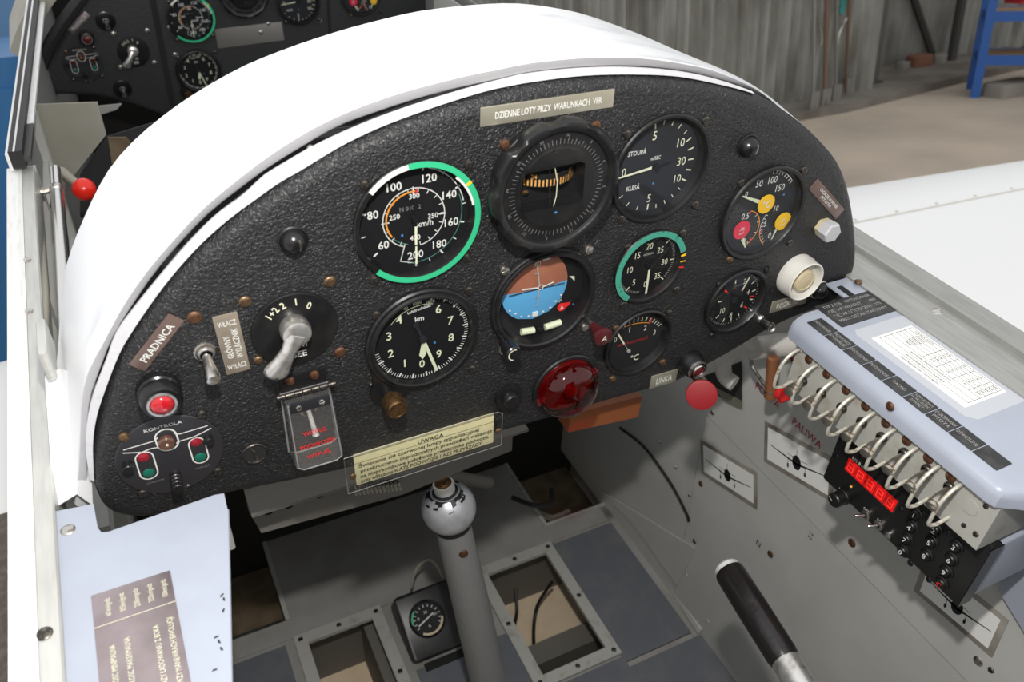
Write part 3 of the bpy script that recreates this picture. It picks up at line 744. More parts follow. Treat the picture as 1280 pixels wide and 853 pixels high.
# folded skirt where the hood meets the left rail
a = [at_y(56, 470, .500), at_y(75, 461, .495), at_y(113, 628, .424), at_y(96, 618, .420), at_y(67, 636, .424)]
s = MB(); s.add([p - Vector((0, .40, 0)) for p in (a[0], a[1], a[3], a[4])], [(0, 1, 2, 3)])
s.add([p - Vector((0, .40, 0)) + Vector((.0008, .001, -.001)) for p in (a[0], a[1], a[3], a[4])], [(0, 1, 2, 3)])
s.build('folded_skirt', 'hood_white', hood, smooth=False)
s = MB(); s.add([p - Vector((0, .40, 0)) for p in (a[1], at_y(110, 470, .45), at_y(116, 632, .424), a[3])], [(0, 1, 2, 3)]); s.build('skirt_web', 'hood_white', hood, smooth=False)

# ------------------------------------------------------------------ instruments
class Gauge:
    def __init__(s, name, label, key, R, depth, prof, dialmat='dial_black', cx=None, cz=None, y=PY, bezel='black_satin', glass_z=None, glass_r=None):
        s.cx, s.cz = G[key] if key in G else (cx, cz)
        s.y = y; s.d = depth
        s.t = panel_thing(name, label, 'gauge', s.cx, s.cz, y, group=None)
        b = MB(); b.lathe(prof, 56); s.bezel = b.build('bezel', bezel, s.t)
        s.dial = MB().disc(prof[-1][0] + .001, -depth, 56).build('dial', dialmat, s.t)
        gz = glass_z if glass_z is not None else max(p[1] for p in prof) - .0016
        gr = glass_r or prof[-1][0]
        s.glass = MB().disc(gr, gz, 56)
        s.z = -depth + .0003
    def finish(s): s.glass.build('glass', 'glass', s.t)
    def L(s, px, py, up=0.0):
        q = at_y(px, py, s.y + s.d - up); return (q.x - s.cx, q.z - s.cz)
    def ang(s, px, py, c=(0, 0)):
        x, y = s.L(px, py); return math.degrees(math.atan2(x - c[0], y - c[1]))
    def texts(s, items, material, name='numerals', dz=0):
        m_ = MB()
        for it in items:
            tx, px, py, h = it[:4]; x, y = s.L(px, py)
            m_.text(tx, x, y, h, s.z + dz, it[4] if len(it) > 4 else 0, it[5] if len(it) > 5 else True, it[6] if len(it) > 6 else .95)
        return m_.build(name, material, s.dial, smooth=False, rec=False)
    def scr(s, pts, r=.0030, mm='dark_screw', y=None):
        for p in pts:
            q = at_y(p[0], p[1], s.y); screw(s.t, q.x - s.cx, q.z - s.cz, 0, p[2] if len(p) > 2 else r, p[3] if len(p) > 3 else mm, .0022)
def zoom(ox, oy, k): return lambda x, y: (ox + x * k, oy + y * k)

def make_asi():
    g = Gauge('airspeed_indicator', 'round black airspeed gauge with bright green rim arc, on rear panel', 'asi', .0412, .006,
              [(.0412, 0), (.0412, .0022), (.0405, .0030), (.0378, .0030), (.0374, .002), (.0372, -.002), (.0362, -.0058)])
    Z = zoom(320, 213, .25)
    m_ = MB(); a = MB(); rim = .0033
    a.arc(.0374, .0412, -8, 226, rim); a.build('green_arc', 'mark_green', g.bezel, smooth=False)
    a = MB(); a.arc(.0376, .0410, -48, -8, rim); a.build('white_arc', 'mark_white', g.bezel, smooth=False); a = MB(); a.arc(.0358, .0373, 42, 80, .0034); a.build('white_sliver', 'mark_white', g.bezel, smooth=False)
    a = MB(); a.arc(.0376, .0412, 55, 58, rim + .0002); a.build('yellow_index', 'mark_yellow', g.bezel, smooth=False)
    g.texts([(t, *Z(x, y), .0056) for t, x, y in (('100', 685, 82), ('120', 862, 37), ('140', 962, 120), ('160', 972, 257), ('180', 913, 367), ('200', 797, 420), ('60', 637, 372), ('80', 583, 222))], 'mark_white')
    g.texts([(t, *Z(x, y), .0036) for t, x, y in (('300', 790, 127), ('250', 692, 233), ('350', 884, 225), ('400', 795, 335))], 'mark_white', 'inner_numerals')
    g.texts([('km/h', *Z(845, 262), .0042)], 'mark_white', 'unit_lettering')
    g.texts([('N 010  2', *Z(770, 188), .0030)], 'mark_dim', 'serial_lettering')
    angs = [g.ang(*Z(x, y)) for x, y in ((602, 418), (540, 222), (660, 40), (835, -20), (1003, 85), (1018, 255), (923, 400), (800, 468))]
    for i, a_ in enumerate(angs):
        m_.tick(a_, .0315, .0350, .0011, g.z)
        if i + 1 < len(angs):
            b_ = angs[i + 1]
            if b_ < a_: b_ += 360
            m_.tick((a_ + b_) / 2, .0325, .0350, .0006, g.z)
    R1 = .0203
    m_.arc(R1 - .0003, R1 + .0003, -160, 170, g.z, 0, 0)
    for k in range(17): m_.tick(-150 + k * 20, R1 - .0028, R1, .0005, g.z)
    m_.tick(0, R1 - .004, R1 + .001, .0008, g.z); m_.tick(-90, R1 - .004, R1 + .001, .0008, g.z); m_.tick(92, R1 - .004, R1 + .001, .0008, g.z)
    m_.arc(.0333, .0339, 18, 80, g.z)
    p = [g.L(*Z(745, 365)), g.L(*Z(722, 455)), g.L(*Z(790, 462))]; m_.path([Vector(q) for q in p], .0006, g.z)
    m_.build('scale_marks', 'mark_white', g.dial, smooth=False, rec=False)
    a = MB(); a.arc(R1 - .0026, R1 - .0016, -125, 4, g.z); a.build('orange_arc', 'mark_orange', g.dial, smooth=False)
    a = MB(); a.arc(R1 - .0040, R1 - .001, 5, 8, g.z); a.build('red_line', 'mark_red', g.dial, smooth=False)
    a = MB(); a.arc(.0318, .0323, 70, 190, g.z); a.arc(R1 - .0022, R1 - .0017, -165, -128, g.z); a.build('teal_arc', 'mark_teal', g.dial, smooth=False)
    a = MB(); x, y = g.L(*Z(730, 326)); a.box(x - .0006, x + .0006, y - .0008, y + .0008, g.z, g.z + .0001); a.build('blue_mark', 'mark_blue', g.dial, smooth=False)
    hz = g.z + .002
    s = MB(); s.cyl(.0022, g.z, hz + .0012, 16); s.seg(0, -.004, 0, .0125, .0018, hz); s.build('pointer_hub', 'black_satin', g.t)
    q1 = g.L(*Z(800, 372), .002); q2 = g.L(*Z(802, 468), .002); s = MB(); s.seg(.0002, -.005, q1[0], q1[1], .0016, hz); s.seg(q1[0], q1[1] - .001, q2[0], q2[1], .0012, hz); s.build('pointer', 'mark_cream', g.t, smooth=False)
    g.scr([(582, 322), (585, 206, .003), (455, 231), (467, 350)], .0030, 'dark_screw')
    g.finish(); return g
asi = make_asi()

def make_alt():
    g = Gauge('altimeter', 'black altimeter in kilometres with round bronze setting knob, on rear panel', 'alt', .0405, .0005,
              [(.0408, 0), (.0408, .0030), (.0398, .0042), (.0380, .0044), (.0372, .0058), (.0362, .0062), (.0352, .0056), (.0347, -.0004)])
    Z = zoom(445, 355, .2111)
    g.texts([(t, *Z(x, y), .0068, 0, True) for t, x, y in (('0', 390, 470), ('1', 288, 467), ('2', 205, 410), ('3', 195, 308), ('4', 255, 210), ('6', 487, 148), ('7', 558, 213), ('8', 562, 315), ('9', 490, 412))], 'mark_lume')
    g.texts([('km', *Z(375, 203), .0042, 0, True)], 'mark_white', 'unit_lettering')
    g.texts([('90', *Z(292, 143), .0026, 30), ('1000', *Z(360, 113), .0026, 8), ('1010', *Z(437, 103), .0026, -4)], 'mark_lume', 'subscale_numerals')
    g.texts([('Luftdruckskala', *Z(372, 148), .0022, 8)], 'mark_white', 'script_lettering')
    m_ = MB()
    for k in range(0, 70):
        a_ = 14 + k * 3.6
        major = k % 5 == 0
        m_.tick(a_, .0302 if major else .0314, .0340, .0012 if major else .0005, g.z)
    m_.build('scale_marks', 'mark_white', g.dial, smooth=False, rec=False)
    a = MB(); a.arc(.0272, .0275, -52, 18, g.z); a.build('subscale_line', 'mark_lume', g.dial, smooth=False)
    hz = g.z + .0020; s = MB(); s.cyl(.0026, g.z, hz + .001, 16)
    q = g.L(*Z(355, 245), .002); s.seg(0, 0, q[0], q[1], .0022, hz); s.cyl(.0022, hz - .0004, hz, 12, q[0], q[1]); s.build('pointer_hub', 'dial_grey', g.t)
    q1 = g.L(*Z(478, 512), .002); s = MB(); d = Vector(q1).normalized(); s.seg(d.x * .003, d.y * .003, q1[0], q1[1], .0022, hz); s.build('long_pointer', 'mark_lume', g.t, smooth=False)
    q1 = g.L(*Z(395, 448), .002); s = MB(); s.add([(-.0009, -.003, hz - .0004), (.0009, -.003, hz - .0004), (q1[0] * .75 + .0026, q1[1] * .75, hz - .0004), (q1[0], q1[1], hz - .0004), (q1[0] * .75 - .0026, q1[1] * .75, hz - .0004)], [(0, 1, 2, 3, 4)]); s.build('short_pointer', 'mark_lume', g.t, smooth=False)
    a = MB(); x, y = g.L(*Z(465, 347)); a.box(x - .0007, x + .0007, y - .0008, y + .0008, g.z, g.z + .0001); a.build('blue_mark', 'mark_blue', g.dial, smooth=False)
    kb = at_y(483, 488, PY); kx, ky = kb.x - g.cx, kb.z - g.cz
    ear = MB(); th = math.atan2(ky, kx); pts = []
    for k in range(13):
        a_ = th - PI / 2 + PI * k / 12; pts.append((kx * .98 + .0125 * math.cos(a_), ky * .98 + .0125 * math.sin(a_)))
    c, d = math.cos(th), math.sin(th)
    pts = pts + [(.0385 * math.cos(th + f), .0385 * math.sin(th + f)) for f in (.75, .5, .25, 0, -.25, -.5, -.75)]
    ear.prism(pts, 0, .0026); ear.build('mounting_ear', 'black_satin', g.t, smooth=False)
    y1 = kb.x / (sight(497, 511).x / sight(497, 511).y)
    L_ = max(.014, min(.026, PY - y1))
    kn = MB(); kn.cyl(.0048, .002, L_ * .5, 16, kx, ky); kn.build('knob_shaft', 'black_satin', g.t)
    kn = MB(); kn.lathe([(.0066, L_ * .42), (.0072, L_ * .48), (.0072, L_ * .95), (.0066, L_), (.0056, L_), (.0054, L_ - .0006), (.0001, L_ - .0006)], 28, True, False, Matrix.Translation((kx, ky, 0))); o = kn.build('setting_knob', 'bronze', g.t)
    kn = MB()
    for k in range(28):
        a_ = 2 * PI * k / 28; kn.box(-.0004, .0004, -.0003, .0004, L_ * .5, L_ * .94, Matrix.Translation((kx + .0072 * math.cos(a_), ky + .0072 * math.sin(a_), 0)) @ Matrix.Rotation(a_, 4, 'Z'))
    kn.build('knurling', 'bronze', o, smooth=False)
    g.scr([(586, 363), (590, 461), (470, 394), (463, 480, .0015)], .0032, 'dark_screw')
    g.finish(); return g
alt = make_alt()

def make_vsi():
    g = Gauge('vertical_speed_indicator', 'dark grey climb and descent gauge right of the compass, on rear panel', 'vsi', .0405, .006,
              [(.0405, 0), (.0405, .0018), (.0395, .0026), (.0380, .0026), (.0374, .001), (.0350, -.0058)], 'dial_grey')
    Z = zoom(760, 130, .1877)
    g.texts([(t, *Z(x, y), h, 0, False, .85) for t, x, y, h in (('5', 312, 208, .0068), ('10', 480, 255, .0068), ('30', 487, 378, .0068), ('10', 457, 495, .0064), ('5', 272, 625, .0064), ('0', 105, 455, .0068))], 'mark_cream')
    g.texts([('STOUPÁ', *Z(193, 324), .0036, 0, True, .8), ('m/SEC', *Z(318, 357), .0028, 0, True, .8), ('KLESÁ', *Z(165, 558), .0036, 0, True, .8)], 'mark_white', 'lettering')
    m_ = MB()
    for (x, y, big) in ((315, 143, 1), (373, 122, 0), (430, 127, 0), (477, 148, 0), (515, 185, 0), (535, 237, 1), (550, 297, 1), (551, 367, 1), (535, 437, 1), (505, 505, 1), (472, 563, 0), (427, 612, 0), (375, 652, 0), (318, 678, 0), (263, 685, 1), (193, 692, 0), (130, 668, 0), (85, 618, 0)):
        q = Vector(g.L(*Z(x, y))); d = q.normalized(); l = .0024 if big else .0016
        m_.seg(q.x - d.x * l, q.y - d.y * l, q.x + d.x * l, q.y + d.y * l, .0010 if big else .0006, g.z)
    m_.build('scale_marks', 'mark_cream', g.dial, smooth=False, rec=False)
    hz = g.z + .002
    s = MB(); s.cyl(.0024, g.z, hz + .0006, 16); q = g.L(*Z(420, 380), .002); s.seg(0, 0, q[0], q[1], .0014, hz - .0002); s.build('pointer_hub', 'dial_black', g.t)
    q0 = Vector(g.L(*Z(290, 425), .002)); q1 = Vector(g.L(*Z(60, 498), .002)); s = MB(); s.add([(q0.x, q0.y + .0011, hz), (q0.x, q0.y - .0011, hz), (q1.x, q1.y - .0005, hz), (q1.x, q1.y + .0005, hz)], [(0, 1, 2, 3)]); s.build('pointer', 'mark_cream', g.t, smooth=False)
    a = MB(); x, y = g.L(*Z(300, 528)); a.box(x - .0007, x + .0007, y - .0007, y + .0007, g.z, g.z + .0001); a.build('blue_mark', 'mark_blue', g.dial, smooth=False)
    g.scr([Z(125, 200) + (.0032, 'dark_screw'), Z(648, 110), Z(578, 672), Z(88, 765)], .0034, 'dark_screw')
    g.finish(); return g
vsi = make_vsi()

# magnetic compass with scalloped bezel, standing proud of the panel
cpx, cpz = .2392, -.2343
def make_compass():
    t = panel_thing('magnetic_compass', 'big black compass with scalloped bezel and ochre card window, on rear panel', 'compass', cpx, cpz)
    H = .018
    s = MB(); s.lathe([(.0405, 0), (.0405, .004), (.0385, .0065), (.0385, .009)], 56); s.build('base_ring', 'black_satin', t)
    n = 120; rings = []
    def ring(r, z, sc):
        out = []
        for k in range(n):
            a_ = 2 * PI * k / n; u = (k * 10 / n) % 1.0
            dip = sc * max(0, math.cos((u - .5) * 2 * PI * .9)) ** 1.2 if .25 < u < .75 else 0
            out.append(((r - dip) * math.cos(a_ + .1), (r - dip) * math.sin(a_ + .1), z))
        return out
    s = MB(); s.loft([ring(.0400, .0080, 0), ring(.0452, .0085, .0028), ring(.0456, .0100, .0030), ring(.0456, .0145, .0030), ring(.0445, H - .001, .0018), ring(.0425, H, 0), ring(.0392, H - .0006, 0), ring(.0382, H - .0016, 0)]); s.build('scalloped_bezel', 'black_satin', t)
    zd = H - .0040
    s = MB(); s.lathe([(.0383, H - .0014), (.0375, zd + .0008), (.0280, zd), (.0268, zd + .0006)], 56); card = s.build('scale_ring', 'black_satin', t)
    m_ = MB()
    for k in range(72): m_.tick(k * 5, .0300, .0328 if k % 2 else .0338, .00035, zd + .0006)
    for i, a_ in enumerate((8, 38, 68, 98, 128, 158, 188, 218, 248, 278, 308, 338)):
        m_.text(('N', '3', '6', 'E', '12', '15', 'S', '21', '24', 'W', '30', '33')[i], .0356 * math.sin(math.radians(a_)), .0356 * math.cos(math.radians(a_)), .0022, zd + .0010, -a_)
    m_.build('degree_marks', 'mark_dim', card, smooth=False, rec=False)
    # central boss with the card window
    def Lc(px, py, z):
        q = at_y(px, py, PY - z); return (q.x - cpx, q.z - cpz)
    Z = zoom(600, 140, .2110)
    win = [Vector(Lc(*Z(x, y), zd)) for x, y in ((240, 350), (590, 292), (618, 300), (605, 500), (590, 530), (250, 595), (235, 575))]
    bm = bmesh.new()
    c0 = [bm.verts.new((.0272 * math.cos(2 * PI * k / 48), .0272 * math.sin(2 * PI * k / 48), zd + .0005)) for k in range(48)]
    wv = [bm.verts.new((p.x, p.y, zd + .0012)) for p in win]; wb = [bm.verts.new((p.x, p.y, zd - .010)) for p in win]
    ed = [bm.edges.new((c0[k], c0[(k + 1) % 48])) for k in range(48)] + [bm.edges.new((wv[k], wv[(k + 1) % len(wv)])) for k in range(len(wv))]
    for k in range(len(wv)): bm.faces.new((wv[k], wb[k], wb[(k + 1) % len(wv)], wv[(k + 1) % len(wv)]))
    bmesh.ops.triangle_fill(bm, use_beauty=True, use_dissolve=False, edges=ed); bmesh.ops.recalc_face_normals(bm, faces=bm.faces)
    me = bpy.data.meshes.new('boss'); bm.to_mesh(me); bm.free(); me.materials.append(MATS['black_satin'])
    o = bpy.data.objects.new('boss', me); COL.objects.link(o); o.parent = t
    s = MB(); s.poly([(p.x * 1.02, p.y * 1.02) for p in win], zd - .0105); s.build('window_back', 'dial_black', t, smooth=False)
    # card: a drum with ochre graduations
    cw = MB(); cx0 = sum(p.x for p in win) / len(win); cyc = sum(p.y for p in win) / len(win)
    R_ = .024; rings = []
    Mc = Matrix.Translation((cx0, cyc + .0026, zd - .0268))
    def drum(a_, h): return (R_ * math.sin(a_), h, R_ * math.cos(a_))
    cw.loft([[Mc @ Vector(drum(math.radians(-62 + 4 * k), h)) for k in range(32)] for h in (-.0030, .0062)], closed=False); card2 = cw.build('card_drum', 'dial_black', t)
    g_ = MB()
    for k in range(21):
        a_ = math.radians(-58 + k * 5.8); w = math.radians(1.2)
        h1 = .0022 if k % 2 else .0026
        p = [drum(a_ - w, -.0022), drum(a_ + w, -.0022), drum(a_ + w, h1), drum(a_ - w, h1)]
        g_.add([Mc @ (Vector(v) * 1.012) for v in p], [(0, 1, 2, 3)])
    for tx, ad in (('24', -32), ('2', 4), ('21', 34)):
        vs, fs = glyphs(tx, True); k_ = .0030 / .73
        g_.add([Mc @ (Vector(drum(math.radians(ad) + v.x * k_ / R_, .0030 + v.y * k_)) * 1.012) for v in vs], fs)
    g_.build('card_marks', 'compass_ochre', card2, smooth=False, rec=False)
    l = [Lc(*Z(448, 332), zd), Lc(*Z(462, 420), zd), Lc(*Z(455, 505), zd), Lc(*Z(438, 565), zd)]
    s = MB(); s.tube([(p[0], p[1], zd - .0008) for p in l], .00028, 6); s.build('lubber_line', 'mark_cream', t)
    l = [Lc(*Z(432, 360), zd), Lc(*Z(432, 560), zd)]; s = MB(); s.tube([(p[0], p[1], zd - .004) for p in l], .0003, 6); s.build('rear_line', 'brass_screw', t)
    q = Lc(*Z(300, 510), zd); s = MB(); s.lathe([(.0016, zd - .0085), (.0016, zd - .0075), (.0004, zd - .007)], 14, M=Matrix.Translation((q[0], q[1], 0)) @ Matrix.Scale(1.6, 4, (1, 0, 0))); s.build('pivot_cap', 'bronze', t)
    s = MB(); s.poly([(p.x, p.y) for p in win], zd + .0010); s.build('window_glass', 'glass', t, smooth=False)
    q = Lc(*Z(445, 225), zd); s = MB(); s.add([(q[0] - .0012, q[1] - .002, zd + .0016), (q[0] + .0012, q[1] - .002, zd + .0016), (q[0], q[1] + .002, zd + .0012)], [(0, 1, 2)]); s.build('index_triangle', 'mark_black', t, smooth=False)
    q = Lc(*Z(445, 592), zd); s = MB(); s.box(q[0] - .0008, q[0] + .0008, q[1] - .0006, q[1] + .0006, zd + .0005, zd + .0010); s.build('blue_mark', 'mark_blue', t, smooth=False)
    for p in (Z(145, 192), Z(640, 818), Z(685, 80)):
        q = at_y(p[0], p[1], PY); screw(t, q.x - cpx, q.z - cpz, 0, .0034, 'metal_worn' if p[1] > 300 else 'rust_screw', .0024)
    return t
compass = make_compass()

def make_ah():
    g = Gauge('attitude_indicator', 'artificial horizon with brown and blue drum, on rear panel', 'ah', .0424, .006,
              [(.0424, 0), (.0424, .0020), (.0414, .0034), (.0398, .0034), (.0392, .0048), (.0378, .0050), (.0366, .0040), (.0354, -.0058)])
    Z = zoom(600, 300, .1876)
    hc = Vector(g.L(*Z(372, 312)))
    # bulged drum in two halves, clipped to a rounded window
    n = 40; RR_ = .0278
    def half(sgn, name, mm):
        s = MB(); rings = []
        for i in range(9):
            u = i / 8; row = []
            for k in range(21):
                v = -1 + 2 * k / 20; 
                yy = sgn * u * RR_; w = min(math.sqrt(max(0, RR_ ** 2 - yy ** 2)) * .95, math.sqrt(max(0, .0345 ** 2 - (yy + hc.y) ** 2)) - abs(hc.x) * .5); xx = v * w
                row.append((hc.x - .0010 + xx, hc.y + yy, g.z + .0025 * (1 - (xx ** 2 + yy ** 2) / RR_ ** 2) + .0002))
            rings.append(row)
        s.loft(rings, closed=False); return s.build(name, mm, g.dial)
    up = half(1, 'earth_half', 'earth_brown'); dn = half(-1, 'sky_half', 'sky_blue')
    z1 = g.z + .0036
    m_ = MB(); c = Vector(g.L(*Z(403, 313), .0033)); l = Vector(g.L(*Z(278, 331), .0033)); r = Vector(g.L(*Z(492, 277), .0033))
    m_.path([c + Vector((.0020 * math.cos(a), .0020 * math.sin(a))) for a in [2 * PI * k / 16 for k in range(16)]], .0007, z1, True)
    m_.seg(l.x, l.y, c.x - .0022, c.y, .0013, z1); m_.seg(c.x + .0022, c.y, r.x, r.y, .0011, z1)
    m_.build('aircraft_bar', 'mark_white', g.t, smooth=False)
    m_ = MB(); t0 = Vector(g.L(*Z(375, 145), .0025)); t1 = Vector(g.L(*Z(378, 440), .0025)); m_.seg(t0.x, t0.y, c.x - .001, c.y + .002, .0010, z1 - .0004); m_.seg(c.x - .001, c.y - .002, t1.x, t1.y, .0010, z1 - .0004)
    for u in (.25, .78):
        q = t0.lerp(t1, u); m_.seg(q.x - .0018, q.y, q.x + .0018, q.y, .0008, z1 - .0003)
    m_.build('pitch_scale', 'mark_grey', g.dial, smooth=False)
    m_ = MB(); a0, a1 = Vector(g.L(*Z(180, 332))), Vector(g.L(*Z(552, 232))); m_.seg(a0.x, hc.y - .0002, a1.x, hc.y - .0002, .0008, g.z + .0031); m_.build('horizon_line', 'mark_black', g.dial, smooth=False)
    g.texts([('30', *Z(372, 152), .0050, 0, False), ], 'mark_cream', 'numerals', .0016)
    m_ = MB(); q = Vector(g.L(*Z(438, 122))); m_.box(q.x - .003, q.x + .003, q.y - .0005, q.y + .0005, g.z + .0012, g.z + .0014)
    for k in range(9):
        a_ = 118 + k * 14.5; rr = .0238 if k % 2 else .0246; p = (hc.x - .001 + rr * math.sin(math.radians(a_)), hc.y + rr * math.cos(math.radians(a_))); m_.box(p[0] - .0008, p[0] + .0008, p[1] - .0005, p[1] + .0005, g.z + .0012, g.z + .0016)
    q = Vector(g.L(*Z(358, 482))); m_.box(q.x - .0022, q.x + .0022, q.y - .0022, q.y + .0014, g.z, g.z + .0022)
    m_.build('bank_marks', 'mark_white', g.dial, smooth=False)
    g.texts([('15°', *Z(532, 400), .0026, 45), ('15°', *Z(205, 490), .0026, -45)], 'mark_white', 'bank_numerals')
    m_ = MB(); p = [g.L(*Z(*k)) for k in ((592, 240), (628, 240), (630, 272))]; m_.add([(a, b, g.z) for a, b in p], [(0, 1, 2)]); m_.build('index_triangle', 'mark_cream', g.dial, smooth=False)
    q = Vector(g.L(*Z(540, 445))); q2 = Vector(g.L(*Z(597, 418))); m_ = MB(); d = (q2 - q).normalized(); nn = Vector((-d.y, d.x))
    pts = [q + Vector((.0034 * math.cos(a), .0034 * math.sin(a))) for a in [2 * PI * k / 20 for k in range(20)]]
    m_.prism([(p.x, p.y) for p in pts], g.z, g.z + .0008); m_.prism([tuple(q + nn * .003), tuple(q - nn * .003), tuple(q2 - nn * .0008), tuple(q2 + nn * .0008)], g.z, g.z + .0007); fl_a = m_.build('warning_flag', 'mark_red', g.dial, smooth=False)
    m_ = MB(); m_.text('A', q.x, q.y, .0034, g.z + .0010, 0, True); m_.build('flag_letter', 'mark_white', fl_a, smooth=False, rec=False)
    # slip tube
    sl = MB(); e = [Vector(g.L(*Z(*k))) for k in ((268, 607), (352, 594), (425, 577), (530, 542))]
    a = MB(); a.tube([(e[0].x, e[0].y, g.z + .0012), (e[1].x, e[1].y, g.z + .0012)], .0026, 10); a.tube([(e[2].x, e[2].y, g.z + .0012), (e[3].x, e[3].y, g.z + .0012)], .0026, 10); a.build('slip_tube', 'mark_lume', g.dial)
    a = MB(); mid = (e[1] + e[2]) / 2; a.lathe([(.0001, -.0024), (.0017, -.0017), (.0024, 0), (.0017, .0017), (.0001, .0024)], 16, M=Matrix.Translation((mid.x, mid.y, g.z + .002))); a.build('slip_ball', 'black_gloss', g.dial)
    a = MB(); x, y = g.L(*Z(620, 427)); a.box(x - .0006, x + .0006, y - .0006, y + .0006, g.z, g.z + .0001); a.build('blue_mark', 'mark_blue', g.dial, smooth=False)
    # caging knob, lower left
    kb = at_y(630, 427, PY - .003); kx, ky = kb.x - g.cx, kb.z - g.cz
    s = MB(); s.lathe([(.0036, .002), (.0036, .008), (.0062, .010), (.0064, .019), (.0056, .020), (.0001, .020)], 22, True, False, Matrix.Translation((kx, ky, 0))); kn = s.build('caging_knob', 'black_gloss', g.t)
    s = MB(); s.arc(.0040, .0048, 190, 380, .0203, kx, ky); s.build('knob_arc', 'mark_cream', kn, smooth=False)
    # maroon pull knob, lower right
    kb = at_y(735, 401, PY - .003); kx, ky = kb.x - g.cx, kb.z - g.cz
    L1 = .026
    s = MB(); s.cyl(.0020, .002, .012, 12, kx, ky); s.build('pull_shaft', 'metal_worn', g.t)
    s = MB(); s.lathe([(.0030, .010), (.0036, .012), (.0048, .018), (.0068, .0225), (.0076, .0245), (.0072, .0262), (.0060, .0268), (.0001, .0270)], 26, True, False, Matrix.Translation((kx, ky, 0))); kn = s.build('pull_knob', 'knob_maroon', g.t)
    s = MB(); s.text('A', kx, ky, .0052, .0274, -8); s.build('knob_letter', 'mark_cream', kn, smooth=False, rec=False)
    g.scr([Z(163, 203) + (.0036, 'metal_worn'), Z(722, 62) + (.0036, 'metal_worn'), Z(696, 580), Z(150, 735)], .0034, 'metal_worn')
    g.finish(); return g
ah = make_ah()

